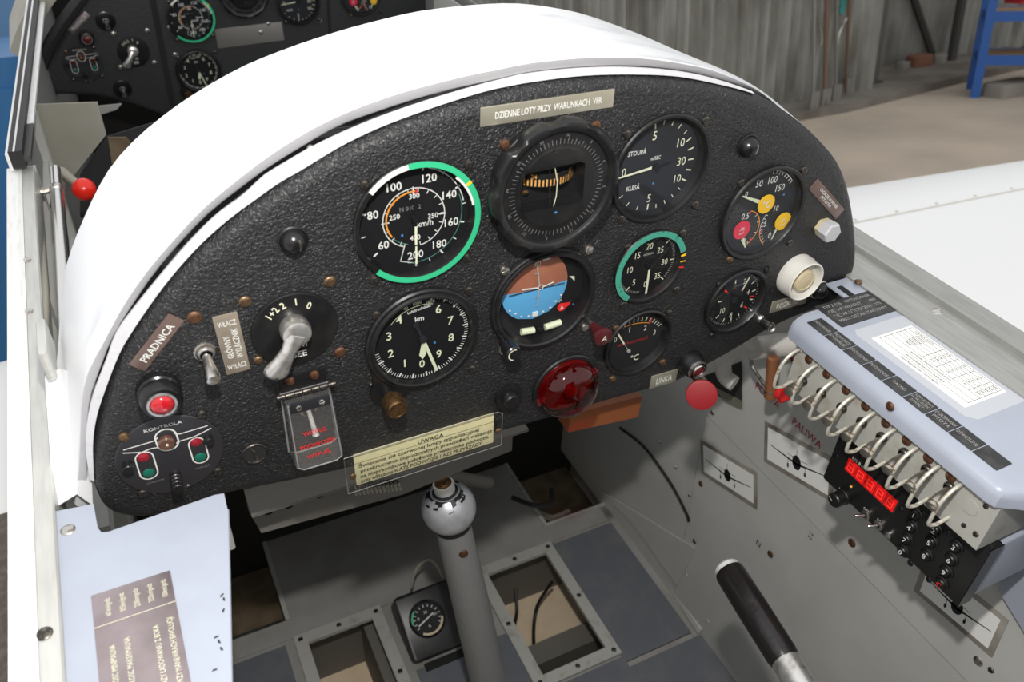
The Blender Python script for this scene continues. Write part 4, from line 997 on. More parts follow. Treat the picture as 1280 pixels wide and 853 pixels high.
def make_oil():
    g = Gauge('engine_triple_gauge', 'triple engine gauge with two yellow discs and one crimson disc, on rear panel', 'oil', .0400, .003,
              [(.0402, 0), (.0402, .0030), (.0392, .0040), (.0372, .0038), (.0362, .0020), (.0354, -.0028)], 'dial_grey')
    Z = zoom(895, 195, .1876)
    g.texts([(t, *Z(x, y), h, 0, False, .8) for t, x, y, h in (('50', 288, 182, .0062), ('100', 375, 158, .0062), ('150', 423, 210, .0062), ('0', 202, 255, .0050), ('10', 398, 347, .0052), ('0.5', 195, 400, .0058), ('5', 327, 450, .0058), ('0', 356, 527, .0058), ('0', 186, 565, .0050))], 'mark_white')
    for nm, px, py, r, mm, tx in (('yellow_disc', 335, 322, .0080, 'mark_yellow', '°C'), ('yellow_disc', 446, 437, .0078, 'mark_yellow', 'kg'), ('crimson_disc', 172, 495, .0080, 'mark_crimson', 'kg')):
        x, y = g.L(*Z(px, py), .002); s = MB(); s.cyl(r, g.z + .0012, g.z + .0020, 32, x, y); o = s.build(nm, mm, g.dial)
        s = MB()
        if tx == '°C': s.text(tx, x, y, .0062, g.z + .0022, 0, True)
        else: s.text('kg', x, y + .0022, .0026, g.z + .0022, 0, True); s.seg(x - .003, y + .0002, x + .003, y + .0002, .0004, g.z + .0022); s.text('cm²', x, y - .0024, .0024, g.z + .0022, 0, True)
        s.build('disc_lettering', 'mark_white', o, smooth=False, rec=False)
    c = Vector(g.L(*Z(335, 322))); m_ = MB()
    rr = .0338; a1 = g.ang(*Z(485, 185)); a0 = g.ang(*Z(385, 100))
    for k in range(8): m_.tick(a0 + (a1 - a0) * k / 7, rr - .0026, rr + .0002, .0007, g.z)
    m_.arc(rr, rr + .0005, a0, a1, g.z)
    c2 = Vector(g.L(*Z(446, 437))); r2 = (Vector(g.L(*Z(297, 470))) - c2).length; b0 = g.ang(*Z(325, 390), c2); b1 = g.ang(*Z(340, 566), c2)
    if b1 > b0: b1 -= 360
    for k in range(10): m_.tick(b0 + (b1 - b0) * k / 9, r2 - .0024, r2, .0006, g.z, c2.x, c2.y)
    m_.arc(r2, r2 + .0005, b0, b0 + (b1 - b0) * .5, g.z, c2.x, c2.y)
    m_.build('scale_marks', 'mark_white', g.dial, smooth=False, rec=False)
    m_ = MB(); m_.arc(r2 + .0001, r2 + .0007, b0 + (b1 - b0) * .5, b1, g.z, c2.x, c2.y)
    c3 = Vector(g.L(*Z(172, 495))); r3 = (Vector(g.L(*Z(288, 430))) - c3).length; d0 = g.ang(*Z(240, 348), c3); d1 = g.ang(*Z(200, 605), c3)
    m_.arc(r3 - .0004, r3 + .0003, d0, d1, g.z, c3.x, c3.y); m_.build('orange_arc', 'mark_orange', g.dial, smooth=False)
    m_ = MB()
    for u in (0, .22, .42, .68, .95): m_.tick(d0 + (d1 - d0) * u, r3 - .0024, r3, .0006, g.z, c3.x, c3.y)
    m_.build('left_ticks', 'mark_white', g.dial, smooth=False)
    m_ = MB()
    for c_, r_, a_ in ((c3, r3, d0), (c3, r3, d0 + (d1 - d0) * .85), (c2, r2, b0 + (b1 - b0) * .5)): m_.tick(a_, r_ - .003, r_ + .0003, .0009, g.z + .0001, c_.x, c_.y)
    m_.build('red_lines', 'mark_red', g.dial, smooth=False)
    hz = g.z + .0010
    for a, b, w in (((285, 305), (176, 268), .0016), ((400, 490), (362, 568), .0012), ((175, 552), (194, 610), .0016)):
        p, q = Vector(g.L(*Z(*a), .001)), Vector(g.L(*Z(*b), .001)); d = (q - p).normalized(); nn = Vector((-d.y, d.x)) * w
        s = MB(); s.add([(p.x + nn.x, p.y + nn.y, hz), (p.x - nn.x, p.y - nn.y, hz), (q.x - nn.x * .35, q.y - nn.y * .35, hz), (q.x + nn.x * .35, q.y + nn.y * .35, hz)], [(0, 1, 2, 3)]); s.build('pointer', 'mark_lume', g.t, smooth=False)
    a = MB(); x, y = g.L(*Z(450, 257)); a.box(x - .0007, x + .0007, y - .0007, y + .0007, g.z, g.z + .0001); a.build('blue_mark', 'mark_blue', g.dial, smooth=False)
    g.scr([Z(165, 180), Z(583, 93), Z(490, 577), Z(88, 688) + (.0032, 'brass_screw')], .0032, 'dark_screw')
    g.finish(); return g
oil = make_oil()

def make_tach():
    g = Gauge('tachometer', 'small engine speed gauge with worn green rim arc, on rear panel', 'tach', .0310, .003,
              [(.0312, 0), (.0312, .0026), (.0304, .0034), (.0286, .0034), (.0280, .002), (.0268, -.0028)])
    Z = zoom(750, 280, .2344)
    g.texts([(t, *Z(x, y), .0056, 0, False, .8) for t, x, y in (('5', 180, 310), ('10', 157, 245), ('15', 198, 168), ('20', 265, 117), ('25', 322, 137), ('30', 343, 200), ('35', 305, 275), ('0', 240, 320))], 'mark_cream')
    g.texts([('ot/min', *Z(258, 158), .0026)], 'mark_grey', 'unit_lettering')
    m_ = MB(); big = [g.ang(*Z(x, y)) for x, y in ((148, 345), (268, 88), (358, 97), (387, 187), (338, 297))]
    for a_ in big: m_.tick(a_, .0215, .0258, .0009, g.z)
    m_.build('major_marks', 'mark_cream', g.dial, smooth=False)
    m_ = MB(); a0 = g.ang(*Z(240, 378)); 
    for k in range(90): 
        a_ = k * 4; 
        if 128 < a_ < 186: continue
        m_.tick(a_, .0236, .0258, .0004, g.z)
    m_.build('minor_marks', 'mark_grey', g.dial, smooth=False, rec=False)
    q0, q1 = Vector(g.L(*Z(262, 245), .001)), Vector(g.L(*Z(243, 376), .001)); s = MB(); s.add([(q0.x - .0010, q0.y, g.z + .001), (q0.x + .0010, q0.y, g.z + .001), (q1.x + .0009, q1.y, g.z + .001), (q1.x - .0009, q1.y, g.z + .001)], [(0, 1, 2, 3)]); s.build('pointer', 'mark_cream', g.t, smooth=False)
    s = MB(); s.cyl(.0018, g.z, g.z + .0016, 14); s.build('pointer_hub', 'dial_black', g.t)
    a0 = g.ang(*Z(122, 385)) ; a1 = g.ang(*Z(436, 118))
    a = MB(); a.arc(.0264, .0312, a0, a1, .0037); a.build('green_arc', 'mark_green_worn', g.bezel, smooth=False)
    a = MB(); a.arc(.0266, .0312, a1 + 4, a1 + 8, .0038); a.arc(.0266, .0312, a1 + 16, a1 + 18, .0038); a.build('yellow_index', 'mark_yellow', g.bezel, smooth=False)
    a = MB(); a.arc(.0266, .0312, a1 + 26, a1 + 28.5, .0038); a.build('red_index', 'mark_red', g.bezel, smooth=False)
    g.scr([Z(150, 125), Z(440, 48), Z(405, 350), Z(125, 430)], .0034, 'dark_screw')
    g.finish(); return g
tach = make_tach()

def make_temp():
    g = Gauge('temperature_gauge', 'small cylinder head temperature gauge in degrees, above the LINKA placard', 'temp', .0312, .004,
              [(.0316, 0), (.0316, .0022), (.0306, .0032), (.0294, .0030), (.0288, .001), (.0274, -.0038)])
    Z = zoom(750, 280, .2344)
    g.texts([(t, *Z(x, y), .0052, 0, False, .8) for t, x, y in (('0', 82, 615), ('1', 157, 562), ('2', 241, 553), ('3', 290, 577))], 'mark_cream')
    g.texts([('°C', *Z(183, 712), .0062)], 'mark_cream', 'unit_lettering')
    g.texts([('TEPLOTA HLAV VÁLCŮ', *Z(172, 628), .0026, 0, True, .8)], 'mark_darkred', 'red_lettering')
    h = Vector(g.L(*Z(150, 675))); m_ = MB(); pts = ((130, 540), (158, 523), (180, 517), (202, 511), (224, 508), (246, 508), (266, 511), (284, 517), (296, 524), (306, 532), (316, 540))
    for x, y in pts:
        q = Vector(g.L(*Z(x, y))); d = (q - h).normalized(); m_.seg(q.x - d.x * .0016, q.y - d.y * .0016, q.x + d.x * .0018, q.y + d.y * .0018, .0008, g.z)
    m_.build('scale_marks', 'mark_cream', g.dial, smooth=False)
    m_ = MB(); m_.path([Vector(g.L(*Z(x, y))) for x, y in ((122, 555), (150, 542), (185, 532), (215, 527), (245, 526), (262, 528))], .0006, g.z); m_.build('orange_arc', 'mark_orange', g.dial, smooth=False)
    m_ = MB(); q = Vector(g.L(*Z(266, 517))); m_.seg(q.x - .0003, q.y - .0024, q.x + .001, q.y + .0022, .0014, g.z + .0001); m_.build('red_line', 'mark_red', g.dial, smooth=False)
    q0, q1 = Vector(g.L(*Z(95, 585), .001)), Vector(g.L(*Z(128, 640), .001)); s = MB(); s.seg(q0.x, q0.y, q1.x, q1.y, .0014, g.z + .001); s.build('pointer', 'mark_cream', g.t, smooth=False)
    s = MB(); s.seg(q1.x, q1.y, h.x, h.y, .0005, g.z + .001); s.cyl(.0016, g.z, g.z + .0014, 12, h.x, h.y); s.build('pointer_stem', 'mark_grey', g.t, smooth=False)
    g.scr([Z(85, 555) + (.0030, 'rust_screw'), Z(368, 472) + (.0028, 'dark_screw'), Z(332, 737), Z(65, 825)], .0032, 'brass_screw')
    g.finish(); return g
temp = make_temp()

def make_manif():
    g = Gauge('manifold_pressure_gauge', 'small pressure gauge with red limit ticks below the triple gauge, on rear panel', 'manif', .0308, .0015,
              [(.0310, 0), (.0310, .0034), (.0300, .0044), (.0284, .0044), (.0276, .0030), (.0264, -.0014)])
    Z = zoom(880, 300, .1641)
    g.texts([(t, *Z(x, y), .0056, 0, False, .8) for t, x, y in (('10', 137, 537), ('6', 287, 492), ('4', 335, 397), ('2', 310, 313), ('8', 203, 570))], 'mark_cream')
    g.texts([('kp/cm²', *Z(255, 345), .0024)], 'mark_dim', 'unit_lettering')
    m_ = MB()
    for x, y in ((375, 322), (378, 385), (358, 452), (205, 600), (147, 612), (262, 568), (100, 585), (118, 470), (240, 318)):
        q = Vector(g.L(*Z(x, y))); d = q.normalized(); m_.seg(q.x - d.x * .0020, q.y - d.y * .0020, q.x + d.x * .0018, q.y + d.y * .0018, .0010, g.z)
    m_.build('major_marks', 'mark_cream', g.dial, smooth=False)
    m_ = MB()
    for k in range(34): m_.tick(20 + k * 6.6, .0238, .0255, .0005, g.z)
    m_.build('minor_marks', 'mark_grey', g.dial, smooth=False)
    m_ = MB()
    for x, y in ((362, 430), (315, 513), (165, 390)):
        q = Vector(g.L(*Z(x, y))); d = q.normalized(); m_.seg(q.x - d.x * .0026, q.y - d.y * .0026, q.x + d.x * .0022, q.y + d.y * .0022, .0016, g.z + .0001)
    m_.build('red_lines', 'mark_red', g.dial, smooth=False)
    q0, q1 = Vector(g.L(*Z(287, 388), .001)), Vector(g.L(*Z(348, 280), .001)); s = MB(); s.seg(q0.x, q0.y, q1.x, q1.y, .0015, g.z + .001); s.build('pointer', 'mark_cream', g.t, smooth=False)
    s = MB(); s.cyl(.0030, g.z, g.z + .0016, 16); s.build('pointer_hub', 'dial_grey', g.t)
    m_ = MB(); q = Vector(g.L(*Z(215, 405))); m_.arc(.004, .0056, -90, 40, g.z, q.x, q.y); m_.build('inner_bracket', 'bronze', g.dial, smooth=False)
    g.scr([Z(115, 338), Z(480, 228), Z(62, 725)], .0034, 'black_satin')
    g.finish(); return g
manif = make_manif()
# ------------------------------------------------------------------ placards on the rear panel
def placard(name, label, TL, TR, BL, mm, lines, ink='mark_white', th=.0008, y=PY, bold=False, screws=(), edge=None):
    a, b, c = (at_y(p[0], p[1], y - th) for p in (TL, TR, BL))
    u = Vector((b.x - a.x, b.z - a.z)); w = u.length; ang = math.atan2(u.y, u.x)
    v = Vector((c.x - a.x, c.z - a.z)); h = abs(v.x * -math.sin(ang) + v.y * math.cos(ang))
    cx = a.x + u.x / 2 + math.sin(ang) * h / 2; cz = a.z + u.y / 2 - math.cos(ang) * h / 2
    t = panel_thing(name, label, 'placard', cx, cz, y, math.degrees(ang))
    s = MB(); s.rbox(-w / 2, w / 2, -h / 2, h / 2, 0, th, .0003); pl = s.build('plate', mm, t)
    s = MB()
    for ln in lines:
        tx, fx, fy, fh = ln[:4]; rot = ln[4] if len(ln) > 4 else 0; fw = ln[5] if len(ln) > 5 else None
        vs, fs = glyphs(tx, bold); ww = (max(p.x for p in vs) - min(p.x for p in vs)) * fh * h / .73
        sx = 1.0 if fw is None else (fw * (w if not rot else h)) / ww
        s.text(tx, fx * w, fy * h, fh * h, th + .0003, rot, bold, sx)
    if lines: s.build('lettering', ink, pl, smooth=False, rec=False)
    for fx, fy in screws: screw(t, fx * w, fy * h, th, .0024, 'brass_screw', .0014)
    return t, w, h
placard('placard', 'olive metal placard reading DZIENNE LOTY PRZY WARUNKACH VFR', (601, 135), (769, 111), (602, 159), 'placard_olive', [('DZIENNE LOTY PRZY  WARUNKACH  VFR', 0, .02, .36, 0, .80)], bold=True)
placard('placard', 'slanted brown metal placard reading PRADNICA', (161, 456.7), (211, 392.7), (179.6, 466.6), 'placard_brown', [('PRADNICA', 0, 0, .46, 0, .72)], bold=True)
placard('placard', 'upright taupe placard of the main switch reading WŁĄCZ and WYŁĄCZ', (265, 397.6), (296.4, 390), (283.3, 469.7), 'placard_taupe',
        [('WŁĄCZ', 0, .36, .085, 0, .74), ('GŁÓWNY', -.17, -.04, .085, 90, .38), ('WYŁĄCZNIK', .20, 0, .085, 90, .50), ('WYŁĄCZ', 0, -.37, .085, 0, .80)], bold=True)
placard('placard', 'small grey metal placard reading LINKA', (815, 471), (848, 461.6), (815.8, 485.5), 'placard_olive', [('LINKA', 0, 0, .46, 0, .60)], bold=True)
placard('placard', 'pale metal placard reading ROZRUSZ under the white button', (966, 378), (1011, 365.6), (964.5, 391.5), 'placard_olive', [('ROZRUSZ', -.05, 0, .46, 0, .62)], bold=True)
placard('placard', 'slanted dark brown placard reading OGRZEWANIE PITOTA', (1023, 224), (1056, 262), (1012, 238), 'placard_brown', [('OGRZEWANIE', 0, .16, .24, 0, .62), ('PITOTA', 0, -.18, .24, 0, .36)], bold=True)
t, w, h = placard('warning_placard', 'yellow paper warning placard under clear plexiglass reading UWAGA', (441.5, 569.6), (617.7, 516.3), (445.8, 607.5), 'paper_yellow',
        [('UWAGA', 0.03, .30, .125, 0, .185), ('Świecenie się czerwonej lampy sygnalizacyjnej', -.045, .115, .115, 0, .86), ('przekroczenia dopuszczalnych przeciążeń wskazuje', 0.01, -.055, .115, 0, .95),
         ('na nieprawidłowe położenie przełącznika podwozia', -.005, -.225, .115, 0, .93), ('przy włączonym AZS PODWOZIE I AZS PRZYRZĄDY', -.03, -.385, .115, 0, .88)], 'print_ink', .0006, bold=True)
s = MB(); s.seg(-w * .5, h * .22, w * .5, h * .22, .0003, .0009); s.build('rule_line', 'print_ink', t, smooth=False)
s = MB(); s.rbox(-w / 2 - .0075, w / 2 + .0060, -h / 2 - .003, h / 2 + .0020, .0011, .0034, .0008); s.build('plexiglass', 'plexi', t)
s = MB(); x0_, x1_, y0_, y1_ = -w / 2 - .0075, w / 2 + .0060, -h / 2 - .003, h / 2 + .0020; s.tube([Vector(p) for p in ((x0_, y0_, .003), (x1_ - .001, y0_, .003), (x1_, y0_ + .001, .003), (x1_, y1_ - .003, .003), (x1_ - .004, y1_, .003), (x0_, y1_, .003), (x0_, y0_, .003))], .00035, 5); s.build('plexiglass_edge', 'plexi_edge', t)
for fx in (-.525, .525): screw(t, fx * w, -.05 * h, .0034, .0026, 'brass_screw', .0018)

# ------------------------------------------------------------------ ignition selector
def make_selector():
    cx, cz = .0679, -.3049
    t = panel_thing('ignition_switch', 'black disc ignition selector with silver lever handle, on rear panel', 'switch', cx, cz)
    Z = zoom(310, 355, .287)
    def L(x, y, up): q = at_y(*Z(x, y), PY - up); return (q.x - cx, q.z - cz)
    s = MB(); s.lathe([(.0268, 0), (.0268, .0012), (.0262, .0020), (.0225, .0026), (.0001, .0026)], 48); d = s.build('disc', 'black_satin', t)
    s = MB()
    for tx, x, y, r in (('1+2', 103, 130, 42), ('2', 150, 95, 22), ('1', 208, 78, 0), ('0', 266, 93, -22)):
        q = L(x, y, .0028); s.text(tx, q[0], q[1], .0050, .0030, r, True, .85)
    s.build('numerals', 'mark_cream', d, smooth=False, rec=False)
    s = MB(); q = L(225, 304, .0028); s.text('SEE', q[0], q[1], .0046, .0030, 0, True); q = L(240, 262, .0028); s.text('M1', q[0], q[1], .0036, .0030, 0, True); s.build('lettering', 'mark_white', d, smooth=False, rec=False)
    H = .013
    hub = Vector(L(198, 190, H)); tip = Vector(L(112, 412, .016)); rings = []
    s = MB(); s.lathe([(.0085, .0026), (.0092, .005), (.0094, H - .003), (.0086, H), (.0060, H + .0014), (.0001, H + .0018)], 28, M=Matrix.Translation((hub.x * .4, hub.y * .4, 0))); s.build('lever_hub', 'metal_cast', t)
    dv = tip - hub; nn = Vector((-dv.y, dv.x)).normalized(); prof = [(0.0, .0075, .0045), (.15, .0060, .0045), (.35, .0046, .0040), (.6, .0058, .0044), (.85, .0078, .0048), (.95, .0070, .0044), (1.02, .0044, .0030), (1.05, .0012, .001)]
    for u, w_, h_ in prof:
        c = hub * .4 + (tip - hub * .4) * u; zc = H - .002 + .003 * u + (.002 * math.sin(PI * u))
        rings.append([(c.x + nn.x * w_ * math.cos(2 * PI * k / 16), c.y + nn.y * w_ * math.cos(2 * PI * k / 16), zc + h_ * math.sin(2 * PI * k / 16)) for k in range(16)])
    s = MB(); s.loft(rings, True, True); lv = s.build('lever_arm', 'metal_cast', t)
    q = L(130, 428, .021); s = MB(); s.cyl(.0011, .0178, .0192, 10, q[0], q[1]); s.build('pin_hole', 'dark_void', lv)
    return t
selector = make_selector()

# landing gear position disc
def make_gear_disc():
    cx, cz = -.0203, -.3785
    t = panel_thing('gear_position_indicator', 'round dark disc with white aircraft outline reading KONTROLA, on rear panel', 'indicator', cx, cz)
    Z = zoom(140, 510, .1407); z = .0016
    def L(x, y, up=.0015): q = at_y(*Z(x, y), PY - up); return Vector((q.x - cx, q.z - cz))
    s = MB(); s.lathe([(.0322, 0), (.0322, .0008), (.0316, .0013), (.0001, .0013)], 56); d = s.build('disc', 'disc_grey', t)
    m_ = MB()
    def stad(x0, y0, x1, y1, hw, w):
        a, b = L(x0, y0), L(x1, y1); dv = (b - a).normalized(); nn = Vector((-dv.y, dv.x)); th = math.atan2(nn.y, nn.x); p = []
        for k in range(13): an = th + PI * k / 12; p.append(a + Vector((math.cos(an), math.sin(an))) * hw)
        for k in range(13): an = th + PI + PI * k / 12; p.append(b + Vector((math.cos(an), math.sin(an))) * hw)
        m_.path(p, w, z, True)
    stad(478, 258, 497, 312, .0062, .0009)
    stad(288, 448, 328, 578, .0052, .0008)
    stad(752, 318, 788, 440, .0048, .0008)
    for pts in (((100, 375), (345, 303), (385, 290), (404, 262)), ((94, 403), (262, 395), (345, 362), (430, 348)), ((548, 205), (565, 232), (600, 232), (850, 158)), ((572, 318), (585, 300), (715, 262), (780, 232), (880, 180))):
        m_.path([L(*p) for p in pts], .0007, z)
    m_.build('aircraft_outline', 'mark_white', d, smooth=False, rec=False)
    m_ = MB(); q = L(450, 165); m_.text('KONTROLA', q.x, q.y, .0026, z, 0, False, 1.15); q = L(563, 716); m_.text('O', q.x, q.y, .0018, z); q = L(676, 686); m_.text('A', q.x, q.y, .0018, z); m_.build('lettering', 'mark_white', d, smooth=False, rec=False)
    m_ = MB(); q = L(385, 655); m_.text('OTWARTE', q.x, q.y, .0016, z); q = L(805, 525); m_.text('WYPUŚĆ', q.x, q.y, .0016, z); m_.build('dim_lettering', 'mark_dim', d, smooth=False, rec=False)
    for x, y, mm, nm in ((278, 443, 'lens_dull', 'red_lens'), (328, 580, 'lens_green', 'green_lens'), (748, 305, 'lens_dull', 'red_lens'), (787, 440, 'lens_green', 'green_lens')):
        q = L(x, y); s = MB(); s.lathe([(.0036, .0013), (.0034, .0017), (.0020, .0022), (.0001, .0024)], 20, M=Matrix.Translation((q.x, q.y, 0))); s.build(nm, mm, t)
    q = L(483, 298); s = MB(); s.lathe([(.0050, .0013), (.0050, .0040), (.0042, .0050), (.0012, .0050), (.0001, .0048)], 24, M=Matrix.Translation((q.x, q.y, 0))); o = s.build('amber_lens', 'lens_amber', t)
    s = MB(); s.cyl(.0008, .0049, .0053, 10, q.x, q.y); s.build('lens_point', 'mark_cream', o)
    def stub(x0, y0, L_, r, nm, ribs=0):
        q = L(x0, y0); s = MB(); prof = [(r, .0013)]
        if ribs:
            for k in range(ribs): zz = .003 + (L_ - .004) * k / ribs; st_ = (L_ - .004) / ribs; prof += [(r * .85, zz), (r, zz + st_ * .3), (r, zz + st_ * .8)]
        prof += [(r, L_ - .0004), (r * .9, L_), (.0001, L_)]
        s.lathe(prof, 20, M=Matrix.Translation((q.x, q.y, 0))); return s.build(nm, 'black_satin', t)
    stub(560, 590, .016, .0036, 'push_button', 4); stub(852, 270, .006, .0030, 'lamp_stub'); stub(138, 505, .007, .0032, 'lamp_stub')
    for p in (Z(105, 255) + ('brass_screw',), Z(795, 55) + ('dark_screw',), Z(938, 560) + ('dark_screw',), Z(275, 755) + ('dark_screw',)):
        q = at_y(p[0], p[1], PY); screw(t, q.x - cx, q.z - cz, 0, .0033, p[2], .0024)
    return t
gear_disc = make_gear_disc()

def ptx(px, py, up=0): q = at_y(px, py, PY - up); return q.x, q.z
# generator lamp
x, z_ = ptx(198, 485)
glamp = panel_thing('generator_lamp', 'small red lamp in grey ringed housing below the PRADNICA placard', 'lamp', x, z_)
s = MB(); s.lathe([(.0122, 0), (.0122, .005), (.0112, .006), (.0112, .009), (.0124, .010), (.0122, .0135), (.0105, .0160), (.0082, .0166), (.0070, .0158), (.0068, .0140)], 36); s.build('housing', 'black_gloss', glamp)
s = MB(); s.lathe([(.0086, .0164), (.0084, .0172), (.0070, .0172), (.0068, .0160)], 32); s.build('rim_ring', 'metal_worn', glamp)
s = MB(); s.lathe([(.0069, .0158), (.0062, .0176), (.0045, .0190), (.0022, .0197), (.0001, .0199)], 24); s.build('lens', 'lens_red', glamp)
for k in range(24):
    a_ = 2 * PI * k / 24
s = MB()
for k in range(24):
    a_ = 2 * PI * k / 24; s.box(-.0003, .0006, -.0007, .0007, .0005, .0048, Matrix.Translation((.0121 * math.cos(a_), .0121 * math.sin(a_), 0)) @ Matrix.Rotation(a_, 4, 'Z'))
s.build('knurling', 'black_satin', glamp, smooth=False)
# main toggle
x, z_ = ptx(256, 439); tip = ptx(267.5, 476, .022)
tog = panel_thing('main_toggle_switch', 'chromed toggle switch pointing down beside the WŁĄCZ placard', 'switch', x, z_)
s = MB(); s.lathe([(.0066, 0), (.0066, .0012), (.0056, .0016), (.0056, .0034), (.0044, .0050), (.0036, .0050)], 18); s.build('nut', 'metal_worn', tog)
s = MB(); d = Vector((tip[0] - x, tip[1] - z_, .022)); s.tube([Vector((0, 0, .003)), d * .5, d * .9, d, d * 1.02], [.0026, .0032, .0042, .0040, .0015], 14); s.build('lever', 'metal_bright', tog)
# gear switch under clear guard
a = [ptx(358.8, 503, .010), ptx(409, 489, .010), ptx(371.7, 588, .020), ptx(430, 569, .020)]
gx = sum(p[0] for p in a) / 4; gz = sum(p[1] for p in a) / 4
gd = panel_thing('gear_switch_guard', 'clear plastic guard box over gear switch reading PODWOZIE', 'switch', gx, gz)
W0 = .0160; yt = (a[0][1] + a[1][1]) / 2 - gz; yb = (a[2][1] + a[3][1]) / 2 - gz
def gring(z0, top): 
    r = []
    for xx, yy in ((-W0, yb), (-W0 * .75, yb - .003), (W0 * .75, yb - .003), (W0, yb), (W0 * .93, yt), (-W0 * .93, yt)): r.append((xx, yy))
    return r
base = gring(0, 0)
s = MB(); rb = [(p[0] * 1.04, p[1], .001) for p in base]; rt = [(p[0] * (1.0), p[1] * .99, .019 if p[1] < 0 else .0125) for p in base]
rt2 = [(p[0] * .93, p[1] * .95, .0205 if p[1] < 0 else .0135) for p in base]
s.loft([rb, rt, rt2], False, True); s.build('guard_cover', 'plexi_guard', gd, smooth=False)
s = MB(); s.path([Vector((p[0], p[1])) for p in base], .0012, .0193, True); e = MB()
e.tube([Vector((p[0] * 1.04, p[1], .0012)) for p in base] + [Vector((base[0][0] * 1.04, base[0][1], .0012))], .0007, 6); e.build('guard_rim', 'plexi_edge', gd)
e = MB(); e.tube([Vector(p) for p in rt2] + [Vector(rt2[0])], .0005, 6); e.build('guard_highlight', 'plexi_edge', gd)  # pale line along the front outline, drawing in its edge highlights
s = MB(); s.rbox(-.0130, .0130, yt - .0075, yt + .0008, .0136, .0146, .0003); hp = s.build('hinge_plate', 'dial_grey', gd)
for k in (-.0075, .0075): screw(gd, k, yt - .0036, .0146, .0022, 'metal_bright', .0014)
s = MB()
for k in range(7): s.lathe([(.0019, -.0024), (.0019, .0024)], 12, True, True, Matrix.Translation((-.0165 + k * .0055, yt + .0036, .0085)) @ Matrix.Rotation(PI / 2, 4, 'Y'))
s.build('hinge_barrel', 'dark_screw', gd)
s = MB(); s.rbox(-.0155, .0155, yt + .0030, yt + .0130, 0, .0016, .0004); s.build('hinge_base', 'black_satin', gd)
for k in (-.0085, .0075): screw(gd, k, yt + .0095, .0016, .0032, 'rust_screw', .0022)
s = MB(); s.lathe([(.0062, 0), (.0062, .003), (.004, .0036), (.004, .006)], 18, M=Matrix.Translation((0, yt * .35, 0))); s.build('switch_nut', 'metal_worn', gd)
s = MB(); s.tube([(0, yt * .35, .004), (.0008, -.003, .011), (.001, -.0065, .0128), (.001, -.0075, .0130)], [.0018, .0024, .0034, .0018], 12); s.build('switch_lever', 'metal_bright', gd)
s = MB(); s.text('WCIĄG.', 0, .0015, .0036, .0178, 0, True, .9); s.text('PODWOZIE', .0, -.0070, .0036, .0207, 0, True, .9); s.text('WYPUŚ.', .0, -.0165, .0036, .0207, 0, True, .9); s.build('red_lettering', 'mark_red', gd, smooth=False, rec=False)
# red warning dome
wl2 = panel_thing('warning_lamp', 'big dark red domed warning lamp on the lower rear panel', 'lamp', .2691, -.4174)
s = MB(); s.lathe([(.0292, 0), (.0292, .0022), (.0282, .0032), (.0262, .0032), (.0258, .0020)], 48); s.build('base_ring', 'black_satin', wl2)
s = MB(); s.lathe([(.0262, .0028), (.0258, .0080), (.0240, .0132), (.0205, .0178), (.0155, .0208), (.0085, .0226), (.0001, .0232)], 48); s.build('dome', 'lamp_dome', wl2)
s = MB(); s.lathe([(.0255, .0014), (.0230, .004), (.0001, .0042)], 40); s.build('reflector', 'lens_darkred', wl2)
s = MB(); s.lathe([(.0001, .0160), (.0052, .0130), (.0064, .009), (.0050, .0042)], 20); s.build('bulb', 'lens_darkred', wl2)
for a_ in (18, 198):
    s = MB(); xx, yy = .0235 * math.cos(math.radians(a_)), .0235 * math.sin(math.radians(a_)); s.rbox(-.0042, .0042, -.0035, .0035, .001, .0062, .001, Matrix.Translation((xx, yy, 0))); s.build('clamp_lug', 'lens_darkred', wl2)
    screw(wl2, xx, yy, .0062, .0030, 'brass_screw', .0016)
# knurled black knob
x, z_ = ptx(634, 494)
kn = panel_thing('dimmer_knob', 'black knurled dimmer knob left of the red warning lamp', 'knob', x, z_)
s = MB(); n = 64
s.loft([[((.0108 + (.0004 if k % 2 else 0)) * math.cos(2 * PI * k / n), (.0108 + (.0004 if k % 2 else 0)) * math.sin(2 * PI * k / n), zz) for k in range(n)] for zz in (0, .0045)], True, True); s.build('knurled_skirt', 'black_satin', kn, smooth=False)
s = MB(); s.lathe([(.0066, .0045), (.0064, .0085), (.0055, .0098), (.0001, .0102)], 28); s.build('cap', 'black_satin', kn)
# dark domed panel lights
for px, py, lab in ((366, 300, 'small dark domed panel light left of the airspeed gauge'), (934, 182, 'small dark domed panel light above the triple gauge'), (1023, 362, 'small dark domed panel light beside the white button')):
    x, z_ = ptx(px, py); t = panel_thing('panel_light', lab, 'lamp', x, z_)
    s = MB(); s.lathe([(.0092, 0), (.0092, .0010), (.0082, .0016), (.0078, .0006)], 28); s.build('rim', 'black_satin' if px < 1000 else 'metal_worn', t)
    s = MB(); s.lathe([(.0080, .0006), (.0072, .0045), (.0050, .0075), (.0024, .0088), (.0001, .0090)], 28); s.build('dome', 'black_gloss', t)
    s = MB(); s.tube([(.0018, -.0035, .0074), (.0026, 0, .0086), (.0022, .0034, .0076)], .0008, 6); s.build('highlight_arc', 'metal_worn', t)  # bright arc modelled in place of the highlight on the dome
